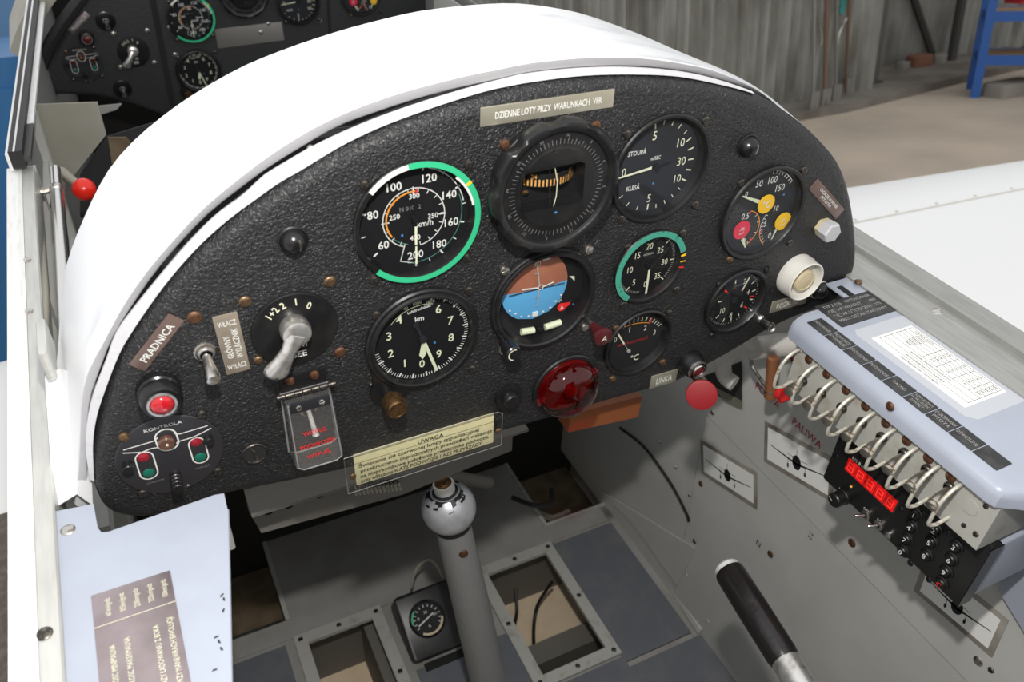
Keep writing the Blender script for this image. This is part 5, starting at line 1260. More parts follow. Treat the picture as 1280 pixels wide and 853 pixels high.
# slotted lock on lower panel
x, z_ = ptx(318, 566); t = panel_thing('slotted_plug', 'round black plug with a single slot beside the gear guard', 'plug', x, z_)
s = MB(); s.lathe([(.0086, 0), (.0086, .0012), (.0080, .0018), (.0074, .0004)], 28); s.build('rim', 'dark_screw', t)
s = MB(); s.disc(.0075, .0005, 28); s.build('face', 'dark_void', t)
s = MB(); s.box(-.0009, .0009, -.0058, .0058, .0005, .0014, Matrix.Rotation(math.radians(10), 4, 'Z')); s.build('slot_blade', 'dark_screw', t, smooth=False)
x, z_ = ptx(341, 583); s = MB(); s.lathe([(.0030, 0), (.0030, .0006), (.0001, .0008)], 14); o = s.build('blind_plug', 'dark_void', loc=(x, PY, z_), rot=PANEL_ROT); tag(o, 'tiny black blind plug right of the slotted plug', 'plug')
# push lamp and red pull knob at the panel's lower right
x, z_ = ptx(861, 452); t = panel_thing('push_lamp', 'small dark red push lamp in chromed ring right of LINKA', 'lamp', x, z_)
s = MB(); s.lathe([(.0120, 0), (.0120, .004), (.0108, .006), (.0100, .011), (.0092, .0125)], 32); s.build('housing', 'black_gloss', t)
s = MB(); s.lathe([(.0094, .0122), (.0090, .0142), (.0078, .0146), (.0074, .0130)], 32); s.build('chrome_ring', 'metal_bright', t)
s = MB(); s.lathe([(.0064, .0120), (.0062, .0148), (.0054, .0156), (.0050, .0140)], 28); s.build('inner_ring', 'metal_bright', t)
s = MB(); s.lathe([(.0052, .0130), (.0044, .0152), (.0020, .0164), (.0001, .0166)], 24); s.build('lens', 'lens_darkred', t)
kc = at_y(877, 494, .392)
t = thing('release_knob', 'flat round red cable release knob below the panel', 'knob', (kc.x, .392, kc.z), Vector((-.55, -.72, .42)).to_track_quat('Z', 'Y').to_euler())
s = MB(); s.lathe([(.0050, -.020), (.0056, -.012), (.0085, -.007), (.0125, -.0025), (.0134, -.0008), (.0130, .0010), (.0110, .0016), (.0001, .0018)], 40, True); s.build('cap', 'knob_red', t)
s = MB(); s.lathe([(.0044, -.06), (.0044, -.026), (.0058, -.025), (.0058, -.019)], 18, True); s.build('collar', 'bronze', t)
# white heater button
x, z_ = ptx(993, 342); t = panel_thing('starter_button', 'cream white cupped starter button at the panel edge', 'button', x, z_)
s = MB(); s.lathe([(.0190, 0), (.0190, .0060), (.0182, .0085), (.0182, .0150), (.0172, .0158), (.0162, .0150), (.0152, .0085), (.0100, .0075)], 44); s.build('cup', 'knob_white', t)
s = MB(); s.lathe([(.0102, .0060), (.0102, .0125), (.0096, .0138), (.0082, .0142), (.0078, .0137), (.0066, .0141), (.0050, .0138), (.0038, .0142), (.0001, .0140)], 36); s.build('plunger', 'knob_ivory', t)
# clear hexagonal lamp
x, z_ = ptx(1027, 283); t = panel_thing('hex_lamp', 'frosted clear hexagonal lamp cap below the PITOTA placard', 'lamp', x, z_)
s = MB(); s.lathe([(.0082, 0), (.0082, .004), (.0070, .005)], 6, True); s.build('base', 'knob_ivory', t, smooth=False)
MATS['frost'] = mat('frost', (.62, .62, .63), .3, trans=.25)
s = MB(); s.lathe([(.0085, .004), (.0088, .0125), (.0080, .0140), (.0001, .0142)], 6, True); s.build('cap', 'frost', t, smooth=False)
# small chromed push button beside the pressure gauge
x, z_ = ptx(950, 398); t = panel_thing('chrome_push_button', 'small chromed plunger beside the small pressure gauge', 'button', x, z_)
s = MB(); s.lathe([(.0040, 0), (.0036, .002), (.0026, .003), (.0026, .012), (.0046, .014), (.0048, .016), (.0040, .0165), (.0028, .0150), (.0001, .0146)], 22); s.build('plunger', 'metal_bright', t)
for px, py, mm in ((943, 175, 'dark_screw'), (938, 388, 'dark_screw')):
    pass

# ------------------------------------------------------------------ left console plate
LZ = -.39
lp = thing('left_console_plate', 'pale blue-grey left console plate below the panel corner', 'console', (0, 0, LZ))
pts = [at_z(*p, LZ) for p in ((67, 640), (117, 630), (122, 660), (127, 666), (136, 665), (268, 619), (280, 617), (285, 640))] + [Vector((-.0255, .20, LZ)), Vector((-.059, 0, LZ)), Vector((-.0885, 0, LZ))]
s = MB(); s.prism([(p.x, p.y) for p in pts], -.0015, 0); s.build('top_plate', 'console_blue', lp, smooth=False)
e0 = at_z(285, 636, LZ); s = MB()
s.loft([[(e0.x - .0005, e0.y, -.0), (e0.x + .0004, e0.y, -.0012), (e0.x + .0002, e0.y, -.004), (e0.x - .006, e0.y, -.012)], [(-.0260, .20, 0), (-.0251, .20, -.0012), (-.0254, .20, -.004), (-.0315, .20, -.012)], [(-.0595, 0, 0), (-.0574, 0, -.0012), (-.0578, 0, -.004), (-.065, 0, -.012)]], closed=False); s.build('side_flange', 'console_blue', lp)
q = at_z(85, 663, LZ); screw(lp, q.x, q.y, 0, .0042, 'metal_worn', .0012)
q = at_y(268, 632, .455); s = MB(); s.rbox(q.x - .007, q.x + .007, q.y - .003, q.y + .004, q.z - LZ - .05, q.z - LZ + .03, .001); s.build('support_block', 'frame_grey', lp)
rnd = random.Random(3); s = MB()
for px, py in ((277, 745), (280, 750), (279, 764), (274, 803), (277, 812), (270, 797), (268, 838)):
    q = at_z(px, py, LZ); M = Matrix.Translation((q.x, q.y, 0)) @ Matrix.Rotation(rnd.random() * 3, 4, 'Z'); s.add([(-.0014, -.0004, .0002), (.0012, -.0006, .0002), (.0016, .0002, .0002), (-.0004, .0006, .0002)], [(0, 1, 2, 3)], M)
s.build('paint_chips', 'mark_black', lp, smooth=False)
TLp, TRp = at_z(114, 746, LZ), at_z(214, 721, LZ)
wid = TRp.x - TLp.x
ml = .086
pp = thing('speed_limit_plate', 'rose-grey engraved metal plate on the left console', 'placard', ((TLp.x + TRp.x) / 2, TLp.y - ml / 2, LZ), (0, 0, PI / 2))
s = MB(); s.rbox(-ml / 2, ml / 2, -wid / 2, wid / 2, 0, .0007, .0002); pl = s.build('plate', 'placard_steel', pp)
s = MB(); xs = ml / 2 - .0225
s.seg(xs, -wid / 2, xs, wid / 2, .0004, .0009)
for k, tx in enumerate(('60 km/godz', '305km/godz', '220km/godz', '252km/godz', '100km/godz')):
    s.text(tx, ml / 2 - .0115, wid / 2 - .0075 - k * .0072, .0030, .0009, 0, False, .62)
for k, tx in ((0, 'PREDKOSC MINIMALNA'), (1, 'PREDKOSC MAKSYMALNA'), (3, 'PRZY ŁADOWANIU Z BOKA'), (4, 'PRZY MANEWRACH EWOLUCJI')):
    s.text(tx, xs - .030, wid / 2 - .0075 - k * .0072, .0030, .0009, 0, False, .72)
s.build('lettering', 'mark_cream', pl, smooth=False, rec=False)

# ------------------------------------------------------------------ right console
CZ = -.387
rc = thing('right_console', 'pale blue-grey right console cover with rounded edge', 'console', (0, 0, CZ))
def console_ring(y, x0, z_drop=.0155):
    return [(.5555, y, -.001), (.5555, y, 0), (x0 + .012, y, 0), (x0 + .006, y, -.0008), (x0 + .0018, y, -.0035), (x0, y, -.0085), (x0 - .0005, y, -z_drop), (x0 + .001, y, -z_drop), (x0 + .002, y, -.009)]
s = MB(); s.loft([console_ring(y, x0) for y, x0 in ((.389, .4720), (.387, .4650), (.381, .4612), (.30, .4600), (.186, .4595), (.180, .4610), (.172, .474), (.160, .490), (.05, .492), (-.1, .492))], True, True); cov = s.build('cover', 'console_blue', rc)
s = MB(); s.box(.530, .5555, .386, .4175, -.0015, -.0002); s.build('far_tab', 'console_blue', rc, smooth=False)
q = at_z(1112, 509, CZ - .012)
o = screw(rc, .4592, at_x(1113, 508, .4592).y, at_x(1113, 508, .4592).z - CZ, .0036, 'rust_screw', .0018, (0, -PI / 2, 0))
q = at_z(1057, 364, CZ); s = MB(); s.rbox(q.x - .003, q.x + .003, q.y - .010, q.y + .008, .0, .0003, .0001); s.build('slot', 'dark_void', rc, smooth=False)
q = at_z(1076, 352, CZ)
def con_rect(TL, TR, BL): return at_z(*TL, CZ), at_z(*TR, CZ), at_z(*BL, CZ)
# black data plate: reads across
a, b, c = con_rect((1021, 386), (1086, 361), (1056, 411))
cx0, cx1 = a.x, b.x - .004; cy1, cy0 = (a.y + b.y) / 2, c.y + .002
dp = thing('data_plate', 'black data plate with grey lettering on the right console', 'placard', ((cx0 + cx1) / 2, (cy0 + cy1) / 2, CZ))
w, h = cx1 - cx0, cy1 - cy0
s = MB(); s.rbox(-w / 2, w / 2, -h / 2, h / 2, 0, .0006, .0002); pl = s.build('plate', 'placard_black', dp)
s = MB()
for k, (tx, x_) in enumerate((('TYP Z 526   WYTWÓRNIA', 0), ('CIĘŻAR WŁASNY       660', 0), ('CIĘŻAR UŻYTECZNY   270', 0), ('MAKS. CIĘŻAR STARTOWY', 0))):
    vs, fs = glyphs(tx, False); ww = (max(v.x for v in vs) - min(v.x for v in vs)) * .0036 / .73
    s.text(tx, 0, h / 2 - .0052 - k * .0066, .0036, .0008, 0, False, min(1, w * .86 / ww))
s.build('lettering', 'mark_grey', pl, smooth=False, rec=False)
# strip of black labels along the breakers
a = at_z(1009, 404, CZ); b = at_z(1025, 397, CZ); c = at_z(1254, 586, CZ)
sx0, sx1 = a.x, b.x; Y1 = (a.y + b.y) / 2; Y0 = c.y
cells = ['ŁADOWANIE', 'PRZYRZĄDY|SYGNALIZ.', 'ROZRUSZNIK', 'PODWOZIE', 'RADIO', 'SZTUCZNY|HORYZONT|ZAKRĘT.', 'OGRZEWANIE|PITOTA', 'OŚWIETLENIE', '']
cl = (Y1 - Y0) / len(cells); wd = sx1 - sx0
for k, tx in enumerate(cells):
    t = thing('breaker_label', f'small black breaker label reading {tx.replace("|", " ")} beside the breakers' if tx else 'small blank black label at the end of the breaker labels', 'label',
              ((sx0 + sx1) / 2, Y1 - cl * (k + .5), CZ), (0, 0, -PI / 2), 'black labels along the breaker row')
    s = MB(); s.rbox(-cl / 2 + .0004, cl / 2 - .0004, -wd / 2, wd / 2, 0, .0005, .0002); pl = s.build('plate', 'placard_black', t)
    if tx:
        s = MB(); ls = tx.split('|'); hh = .0034 if len(ls) < 3 else .0026
        for i, l in enumerate(ls):
            vs, fs = glyphs(l, False); ww = (max(v.x for v in vs) - min(v.x for v in vs)) * hh / .73
            s.text(l, 0, (len(ls) - 1) * hh * .72 - i * hh * 1.44, hh, .0007, 0, False, min(.9, cl * .86 / ww))
        s.build('lettering', 'mark_grey', pl, smooth=False, rec=False)
# correction table under clear tape
a = at_z(1090, 424, CZ); b = at_z(1138, 407, CZ); c = at_z(1207, 510, CZ)
tx0, tx1 = a.x, b.x; ty1 = (a.y + b.y) / 2; ty0 = c.y
w, h = ty1 - ty0, tx1 - tx0
tb = thing('correction_table', 'white printed correction table taped onto the right console', 'table card', ((tx0 + tx1) / 2, (ty0 + ty1) / 2, CZ), (0, 0, -PI / 2))
s = MB(); pts = [(-w / 2 - .014, -h / 2 - .004), (-w / 2 - .009, -h / 2 - .008), (w / 2 + .006, -h / 2 - .008), (w / 2 + .013, -h / 2 - .002), (w / 2 + .013, h / 2 + .004), (w / 2 + .008, h / 2 + .009), (-w / 2 - .010, h / 2 + .009), (-w / 2 - .014, h / 2 + .004)]
s.prism(pts, 0, .0002); s.build('tape', 'tape_clear', tb, smooth=False)
s = MB(); s.box(-w / 2, w / 2, -h / 2, h / 2, .0002, .0005); pl = s.build('card', 'paper_white', tb, smooth=False)
s = MB(); zt = .0007
yl = [h * f for f in (-.36, -.22, -.08, .06, .16, .26, .36)]
for y in yl: s.seg(-w / 2 + .002, y, w / 2 - .002, y, .00028, zt)
for f in (-.12, .03, .20, .36): s.seg(w * f, -h * .08, w * f, h * .46, .0003, zt)
for f in (-.47, .47): s.seg(w * f, -h * .36, w * f, h * .46, .0003, zt)
s.seg(-w * .47, h * .46, w * .47, h * .46, .0003, zt)
for k, (tx, sx) in enumerate((('KURS MAGN. DO LOTU', .30), ('WYSOKOSC', .25), ('NORMALNA', .25), ('PREDKOSC', .25), ('ZAKRES', .22))):
    s.text(tx, -w * .31, h * (.41 - k * .10), .0021, zt, 0, False, .62)
for i, f in enumerate((-.045, .115, .28, .42)):
    for k in range(5): s.text(('0.48', '120', '1.30', '2600')[i], w * f, h * (.41 - k * .10), .0021, zt, 0, False, .8)
for k, tx in enumerate(('TABLICA POPRAWEK DEWIACJI BUSOLI MAGNETYCZNEJ SAMOLOTU', 'WARTOSCI OGRANICZEN PREDKOSCI LOTU I OBCIAZEN SILNIKA', 'UWAGA NIE PRZEKRACZAC PODANYCH WARTOSCI OBROTOW')):
    s.text(tx, 0, h * (-.15 - k * .14), .0020, zt, 0, False, .46)
s.build('printing', 'print_ink', pl, smooth=False, rec=False)

# breaker box and its guarded breakers
FX = .4655
bz0, bz1 = -.4475, -.4035
by0, by1 = .178, .374
bb = thing('breaker_box', 'cream grey breaker box under the right console edge', 'box', (FX, 0, 0))
s = MB(); s.box(0, .075, by0, by1, bz0, bz1); s.build('body', 'fuse_cream', bb, smooth=False)
s = MB(); s.lathe([(.006, 0), (.006, .0008), (.0001, .0009)], 20, M=Matrix.Translation((0, at_x(1213, 634, FX).y, at_x(1213, 634, FX).z)) @ Matrix.Rotation(-PI / 2, 4, 'Y')); s.build('blank_plug', 'fuse_cream', bb)
for px, py, mm, r in ((1012, 446, 'rust_screw', .0040), (1035, 463, 'rust_screw', .0040), (1060, 481, 'rust_screw', .0040), (1085, 500, 'rust_screw', .0040), (1111, 520, 'rust_screw', .0040), (1138, 541, 'rust_screw', .0042), (1166, 562, 'rust_screw', .0042), (1195, 584, 'rust_screw', .0042), (1240, 620, 'dark_screw', .0020), (1205, 657, 'dark_void', .0018), (1220, 668, 'dark_screw', .0022)):
    q = at_x(px, py, FX); screw(bb, 0, q.y, max(min(q.z, -.4105), bz0 + .003), r, mm, .0014, (0, -PI / 2, 0))
GTOP = [(1001, 436), (1024, 455), (1048, 472.5), (1072, 491.7), (1098, 511), (1124, 531), (1153, 551.5), (1181, 574), (1209.5, 596.5)]
GLOW = [(981, 490), (1001, 508), (1023, 527), (1049, 546), (1072, 566), (1097, 585), (1125, 606), (1152, 628), (1176, 652)]
TIPS = [(985, 491), (1007.6, 508), (1032, 528), (1056, 547.6), (1080, 567.7), (1107.5, 589), (1135, 611), (1162.6, 634)]
names = ['first', 'second', 'third', 'fourth', 'fifth', 'sixth', 'seventh', 'eighth', 'ninth']
OUTX = FX - .026
mat('guard_metal', (0.50, 0.46, 0.40), 0.28, 0.95)
for k in range(9):
    q = at_x(*GTOP[k], FX); yk = q.y; zt_ = min(q.z, -.4065)
    t = thing('breaker_guard', f'bent cream wire guard, {names[k]} along the breaker box from the instrument panel', 'wire guard', (FX, yk, bz0 + .004), group='wire guards of the breaker row')
    top = zt_ - (bz0 + .004)
    pth = smooth_loop([(.0, 0, top), (-.0085, 0, top - .0025), (-.0150, 0, top - .0085), (-.0180, 0, top - .017), (-.0188, 0, top - .030), (-.0170, 0, top - .0362), (-.0105, -.0012, top - .0375), (-.005, -.0016, top - .0355), (0, -.0018, top - .034)], 4, False)
    s = MB(); s.tube(pth, .00145, 8); s.build('wire', 'guard_wire', t)
    for zz in (top, ): s = MB(); s.lathe([(.0032, 0), (.0030, .0012), (.0018, .0016)], 12, True, M=Matrix.Translation((0, 0, zz)) @ Matrix.Rotation(-PI / 2, 4, 'Y')); s.build('foot', 'guard_wire', t)
for k in range(8):
    q = at_x(*TIPS[k], FX - .022); bs = at_x(TIPS[k][0] + 19.5 + .9 * k, TIPS[k][1] - 15.5 - 1.35 * k, FX); yk = bs.y
    zb = bs.z
    t = thing('circuit_breaker', f'silver lever circuit breaker, {names[k]} along the box from the instrument panel', 'switch', (FX, yk, zb), group='lever circuit breakers of the breaker row')
    tip = Vector((-.022, q.y - yk, q.z - zb))
    s = MB(); s.lathe([(.0046, 0), (.0046, .0020), (.0036, .0034), (.0030, .0036)], 14, True, M=Matrix.Rotation(-PI / 2, 4, 'Y')); s.build('bushing', 'dark_screw', t)
    s = MB(); s.tube([Vector((-.001, 0, 0)), tip * .3, tip * .55, tip * .9, tip * .98, tip], [.0022, .0030, .0040, .0043, .0042, .0030], 14); s.build('lever', 'guard_metal', t)
    s = MB(); s.tube([tip * .84, tip * .87], [.0045, .0045], 14); s.build('lever_band', 'brass_screw', t)

# radio transceiver
RX = .480; ry0, ry1, rz0, rz1 = .1745, .3185, -.5175, -.4485
RROT = (Matrix(((0, 0, -1), (-1, 0, 0), (0, 1, 0)))).to_euler()      # local x rearward, y up, z out towards the cabin
rcx, rcz = (ry0 + ry1) / 2, (rz0 + rz1) / 2
rd = thing('radio_transceiver', 'black radio with red display and round number keys under the breaker box', 'radio', (RX, rcx, rcz), RROT)
W, H = ry1 - ry0, rz1 - rz0
def LR(px, py, up=0.0): q = at_x(px, py, RX - up); return (rcx - q.y, q.z - rcz)
s = MB(); s.rbox(-W / 2, W / 2, -H / 2, H / 2, -.010, 0, .0012); fp = s.build('faceplate', 'radio_black', rd)
s = MB(); s.rbox(-W / 2 + .002, W / 2 - .001, -H / 2 + .003, H / 2 - .004, -.095, -.009, .001); s.build('case', 'console_blue', rd)
s = MB(); s.box(W / 2 - .0005, W / 2 + .0006, -H / 2 + .001, H / 2 - .002, -.012, .0015); s.build('edge_trim', 'black_gloss', rd, smooth=False)
a, b, c, d = LR(1060, 573), LR(1123, 624), LR(1119, 640), LR(1056, 589)
dx0, dx1 = (a[0] + d[0]) / 2, (b[0] + c[0]) / 2; dy0, dy1 = (c[1] + d[1]) / 2, (a[1] + b[1]) / 2
s = MB(); s.rbox(dx0 - .001, dx1 + .001, dy0 - .001, dy1 + .001, 0, .0004, .0002); s.build('display_recess', 'dark_void', rd)
n = 5; cw_ = (dx1 - dx0) / n
SEG = {'8': 'abcdefg'}
for k in range(n):
    s = MB(); s.rbox(dx0 + k * cw_ + .0003, dx0 + (k + 1) * cw_ - .0003, dy0, dy1, .0004, .0011, .0003); o = s.build('display_window', 'display_red', rd)
    m_ = MB(); cx_ = dx0 + (k + .5) * cw_; cy_ = (dy0 + dy1) / 2; hw, hh = cw_ * .26, (dy1 - dy0) * .30
    for p in ((-hw, hh, hw, hh), (-hw, 0, hw, 0), (-hw, -hh, hw, -hh), (-hw, 0, -hw, hh), (hw, 0, hw, hh), (-hw, -hh, -hw, 0), (hw, -hh, hw, 0)): m_.seg(cx_ + p[0], cy_ + p[1], cx_ + p[2], cy_ + p[3], .0007, .00125)
    m_.build('segments', 'display_seg', o, smooth=False)
for tx, px, py, hh in (('US 8102', 1075, 580, .0036), ('VOL', 1053, 614, .0030), ('ON', 1083, 637, .0026), ('SQ', 1099, 651, .0026)):
    q = LR(px, py); s = MB(); s.text(tx, q[0], q[1], hh, .0003, 0, False, .95); s.build('lettering', 'mark_white', fp, smooth=False, rec=False)
q = LR(1047, 624, .008); s = MB(); s.lathe([(.0072, 0), (.0072, .003), (.0066, .0036), (.0066, .0120), (.0058, .0130), (.0001, .0130)], 28, M=Matrix.Translation((q[0], q[1], 0))); vk = s.build('volume_knob', 'radio_black', rd)
s = MB(); s.seg(q[0] - .001, q[1] - .001, q[0] - .005, q[1] + .001, .0006, .0132); s.build('knob_index', 'mark_white', vk, smooth=False)
q = LR(1063, 609, .001); s = MB(); s.lathe([(.0011, 0), (.0009, .001), (.0001, .0014)], 12, M=Matrix.Translation((q[0], q[1], 0))); s.build('indicator_light', 'led_orange', rd)
for px, py in ((1080, 645), (1096, 658)):
    q = LR(px, py, .003); s = MB(); s.lathe([(.0044, 0), (.0044, .0020), (.0034, .0026), (.0022, .0026)], 12, M=Matrix.Translation((q[0], q[1], 0))); o = s.build('toggle_nut', 'metal_worn', rd)
    s = MB(); s.tube([(q[0], q[1], .002), (q[0] - .0028, q[1] - .0005, .0085), (q[0] - .0032, q[1] - .0006, .0095)], [.0012, .0015, .0009], 10); s.build('toggle_lever', 'metal_bright', o)
q = LR(1110, 669, .001); s = MB(); s.lathe([(.0036, 0), (.0034, .002), (.0020, .0028), (.0001, .0030)], 18, M=Matrix.Translation((q[0], q[1], 0))); s.build('push_stud', 'metal_bright', rd)
keys = [('1', 1144, 643.5), ('2', 1168.5, 663), ('3', 1194, 684), ('4', 1138.5, 659), ('5', 1163, 678), ('6', 1188, 700), ('7', 1132.5, 674.5), ('8', 1157, 694.5), ('9', 1181.5, 715), ('0', 1127.5, 689.5), ('C', 1175.5, 730)]
for ch, px, py in keys:
    q = LR(px, py, .002); s = MB(); s.lathe([(.0058, 0), (.0058, .0012), (.0048, .0018), (.0044, .0012), (.0042, .0028), (.0034, .0036), (.0001, .0038)], 24, M=Matrix.Translation((q[0], q[1], 0))); o = s.build('key', 'radio_black', rd)
    s = MB(); s.text(ch, q[0], q[1], .0046, .0041, 0, True); s.build('key_character', 'mark_red' if ch == 'C' else 'mark_white', o, smooth=False, rec=False)
for px, py in ((1126, 637), (1046, 571), (1160, 647), (1185, 667), (1138, 704.5), (1161, 725)):
    q = LR(px, py); screw(rd, q[0], q[1], 0, .0026, 'black_gloss', .0010)
# bracket arm and blue-grey backing behind the radio
s = MB(); s.prism([(.02, -.40), (.19, -.40), (.19, -.57), (.13, -.60), (.02, -.56)], 0, .003, Matrix(((0, 0, 1, .575), (1, 0, 0, 0), (0, 1, 0, 0), (0, 0, 0, 1)))); o = s.build('gusset_plate', 'console_blue', smooth=False); tag(o, 'pale blue-grey gusset plate on the side wall behind the radio', 'plate')
s = MB(); s.tube([(.54, .16, -.475), (.56, .02, -.47), (.57, -.10, -.47)], .007, 12); o = s.build('conduit', 'console_blue'); tag(o, 'pale blue-grey conduit tube running back from the radio', 'tube')

# aircraft silhouette stickers on the side wall
def sticker(label, TL, TR, BL, scale_hidden=1.0, x=WX - .0018):
    a, b, c = at_x(*TL, x), at_x(*TR, x), at_x(*BL, x)
    w, h = a.y - b.y, a.z - c.z
    slope = math.atan2(b.z - a.z, w)
    t = thing('aircraft_sticker', label, 'sticker', (x, (a.y + b.y) / 2, (a.z + b.z) / 2 - h / 2), (Matrix(((0, 0, -1), (-1, 0, 0), (0, 1, 0))) @ Matrix.Rotation(slope, 3, 'Z')).to_euler(), 'aircraft silhouette stickers on the side wall')
    s = MB(); m2 = .006; s.rbox(-w / 2 - m2, w / 2 + m2, -h / 2 - m2, h / 2 + m2, 0, .0003, .0001); s.build('tape', 'wall_dirt', t)
    s = MB(); s.box(-w / 2, w / 2, -h / 2, h / 2, .0003, .0006); pl = s.build('card', 'paper_white', t, smooth=False)
    s = MB(); z = .0008
    s.add([(-w * .46, h * .03, z), (-w * .46, h * .01, z), (0, -h * .16, z), (w * .46, h * .01, z), (w * .46, h * .03, z), (0, -h * .09, z)], [(0, 1, 2, 5), (5, 2, 3, 4)])
    s.poly([(h * .16 * math.cos(2 * PI * k / 16), -h * .08 + h * .22 * math.sin(2 * PI * k / 16)) for k in range(16)], z)
    s.seg(-w * .17, h * .05, w * .17, h * .05, .0006, z); s.seg(0, 0, 0, h * .36, .0006, z)
    for k in (-1, 1): s.seg(k * w * .14, -h * .08, k * w * .14, -h * .30, .0006, z); s.poly([(k * w * .14 + h * .035 * math.cos(2 * PI * j / 10), -h * .30 + h * .08 * math.sin(2 * PI * j / 10)) for j in range(10)], z)
    s.build('aircraft_silhouette', 'mark_black', pl, smooth=False, rec=False)
    return t
sticker('white sticker with black aircraft silhouette below the red release knob', (881.5, 558.5), (948.5, 599), (883, 594))
sticker('white sticker with black aircraft silhouette in front of the radio', (963.5, 537), (1045, 582), (961, 577))
sticker('white sticker with black aircraft silhouette half hidden below the radio', (1165, 706), (1254, 778), (1139, 728))
# hand-painted red words on the wall
def wall_words(name, label, words, ink='red_paint'):
    t = thing(name, label, 'lettering', (WX - .0022, 0, 0), (Matrix(((0, 0, -1), (-1, 0, 0), (0, 1, 0)))).to_euler())
    for tx, px, py, h_ in words:
        s = MB(); q = at_x(px, py, WX - .0022); s.text(tx, -q.y, q.z, h_, 0, 0, False, .9)
        s.build('painted_word', ink, t, smooth=False, rec=False)
wall_words('painted_words', 'hand-painted red words SILN POMPA PALIWA on the grey wall', [('SiL', 985, 437, .017), ('N', 995, 449, .015), ('POMPA', 959, 494, .010), ('PALIWA', 1008, 541, .010)])
wall_words('painted_signs', 'small dark painted marks on the lower side wall', [('N', 948, 680, .009), ('::', 1014, 668, .014)], 'mark_black')

# ducting, fuel pump lever and pipes at the corner of panel and wall
s = MB(); a0 = at_x(938, 436, .545); a1 = at_x(1002, 430, .565)
s.tube([a0, a0.lerp(a1, .5) + Vector((0, 0, .001)), a1], [.012, .0125, .012], 18); o = s.build('air_duct', 'knob_white'); tag(o, 'cream air duct tube with red marks behind the panel corner', 'duct')
s = MB(); a0 = at_x(920, 432, .52); a1 = at_x(896, 458, .525); s.tube(smooth_loop([at_x(940, 428, .53), at_x(918, 436, .53), at_x(905, 452, .53), at_x(906, 470, .535), at_x(918, 480, .54)], 4, False), .009, 12); o = s.build('elbow_pipe', 'knob_white'); tag(o, 'cream elbow pipe beside the red release knob', 'pipe')
s = MB(); s.tube(smooth_loop([at_x(938, 445, .55), at_x(941, 460, .55), at_x(952, 476, .55), at_x(960, 487, .55)], 4, False), .0022, 8); o = s.build('steel_lever', 'metal_worn'); tag(o, 'thin bent steel lever next to the copper tube', 'lever')
p0 = at_x(967, 446, .53); p1 = at_x(963, 497, .53)
t = thing('copper_handle', 'copper brown tube handle with red tab beside the breakers', 'handle', p1)
s = MB(); s.tube([Vector((0, 0, 0)), (p0 - p1) * .5, (p0 - p1) * .97, p0 - p1], [.0062, .0062, .0062, .0045], 16); s.build('grip', 'copper', t)
s = MB(); s.tube([(p0 - p1) * .15, (p0 - p1) * .19], .0066, 16); s.build('wire_band', 'metal_worn', t)
q = at_x(978, 494, .535) - p1; s = MB(); s.rbox(-.006, .006, -.007, .007, -.003, .003, .0012, Matrix.Translation(q) @ Matrix.Rotation(.5, 4, 'X')); s.build('red_tab', 'mark_red', t)
# flat dark sheet in place of the wall cut-out behind the release knob
s = MB(); a = [at_x(*p, WX - .004) for p in ((880, 470), (926, 452), (927, 511), (900, 497))]
s.add(a, [(0, 1, 2, 3)]); s.add([p + Vector((.001, 0, 0)) for p in a], [(0, 1, 2, 3)]); o = s.build('recess_dark_sheet', 'tunnel_dark', smooth=False); tag(o, 'dark sheet in place of the wall cut-out behind the release knob', 'plate')
s = MB(); a = [at_x(*p, WX - .005) for p in ((893, 484), (926, 501), (927, 512), (905, 502))]
s.add(a, [(0, 1, 2, 3)]); s.add([p + Vector((.0008, 0, 0)) for p in a], [(0, 1, 2, 3)]); o = s.build('ochre_edge_strip', 'placard_olive', smooth=False); tag(o, 'ochre edge strip under the dark wall cut-out', 'strip')
# ------------------------------------------------------------------ control stick
bc = at_y(561, 635, .51); sb = at_y(612, 856, .475)
stk = thing('control_stick', 'grey control stick with silver ball top and white push button', 'control stick', sb)
B = bc - sb; d = B.normalized(); rball = .0275
low = B + d * -.021
foot = d * ((FZ + .012 - sb.z) / d.z)
s = MB(); s.tube([foot, Vector((0, 0, 0)), low * .5, low], [.0222, .0216, .0205, .0182], 28); s.build('tube', 'stick_grey', stk)
s = MB(); s.lathe([(.042, -.008), (.042, -.002), (.034, .004), (.026, .016), (.0235, .020)], 28, True, False, Matrix.Translation(foot)); s.build('pivot_boot', 'black_satin', stk)
s = MB(); s.tube([low - d * .004, low + d * .002, low + d * .004], [.0192, .0192, .0175], 28); s.build('collar', 'black_satin', stk)
up = Vector((0, 0, 1)); ax = d
Mb = Matrix.Translation(B) @ ax.to_track_quat('Z', 'Y').to_matrix().to_4x4()
s = MB(); s.lathe([(rball * math.cos(a), rball * math.sin(a)) for a in [math.radians(-62 + 9 * k) for k in range(14)]] , 36, True, True, Mb); bl = s.build('ball', 'stick_ball', stk)
rnd2 = random.Random(11); s = MB()
for k in range(26):                 # worn black paint left around the button
    a0 = k * 2 * PI / 26; lo = 38 + 16 * rnd2.random() - (16 if k % 7 == 2 else 0) - (26 if k in (9, 10) else 0)
    P = [(a0, lo), (a0 + 2 * PI / 26, lo + 4 * rnd2.random()), (a0 + 2 * PI / 26, 57), (a0, 57)]
    s.add([Mb @ Vector(((rball + .0003) * math.cos(math.radians(e)) * math.cos(a), (rball + .0003) * math.cos(math.radians(e)) * math.sin(a), (rball + .0003) * math.sin(math.radians(e)))) for a, e in P], [(0, 1, 2, 3)])
s.build('black_paint', 'black_satin', bl)
s = MB(); s.lathe([(.0125, .0215), (.0130, .0235), (.0112, .0245)], 28, True, True, Mb); s.build('button_seat', 'black_satin', stk)
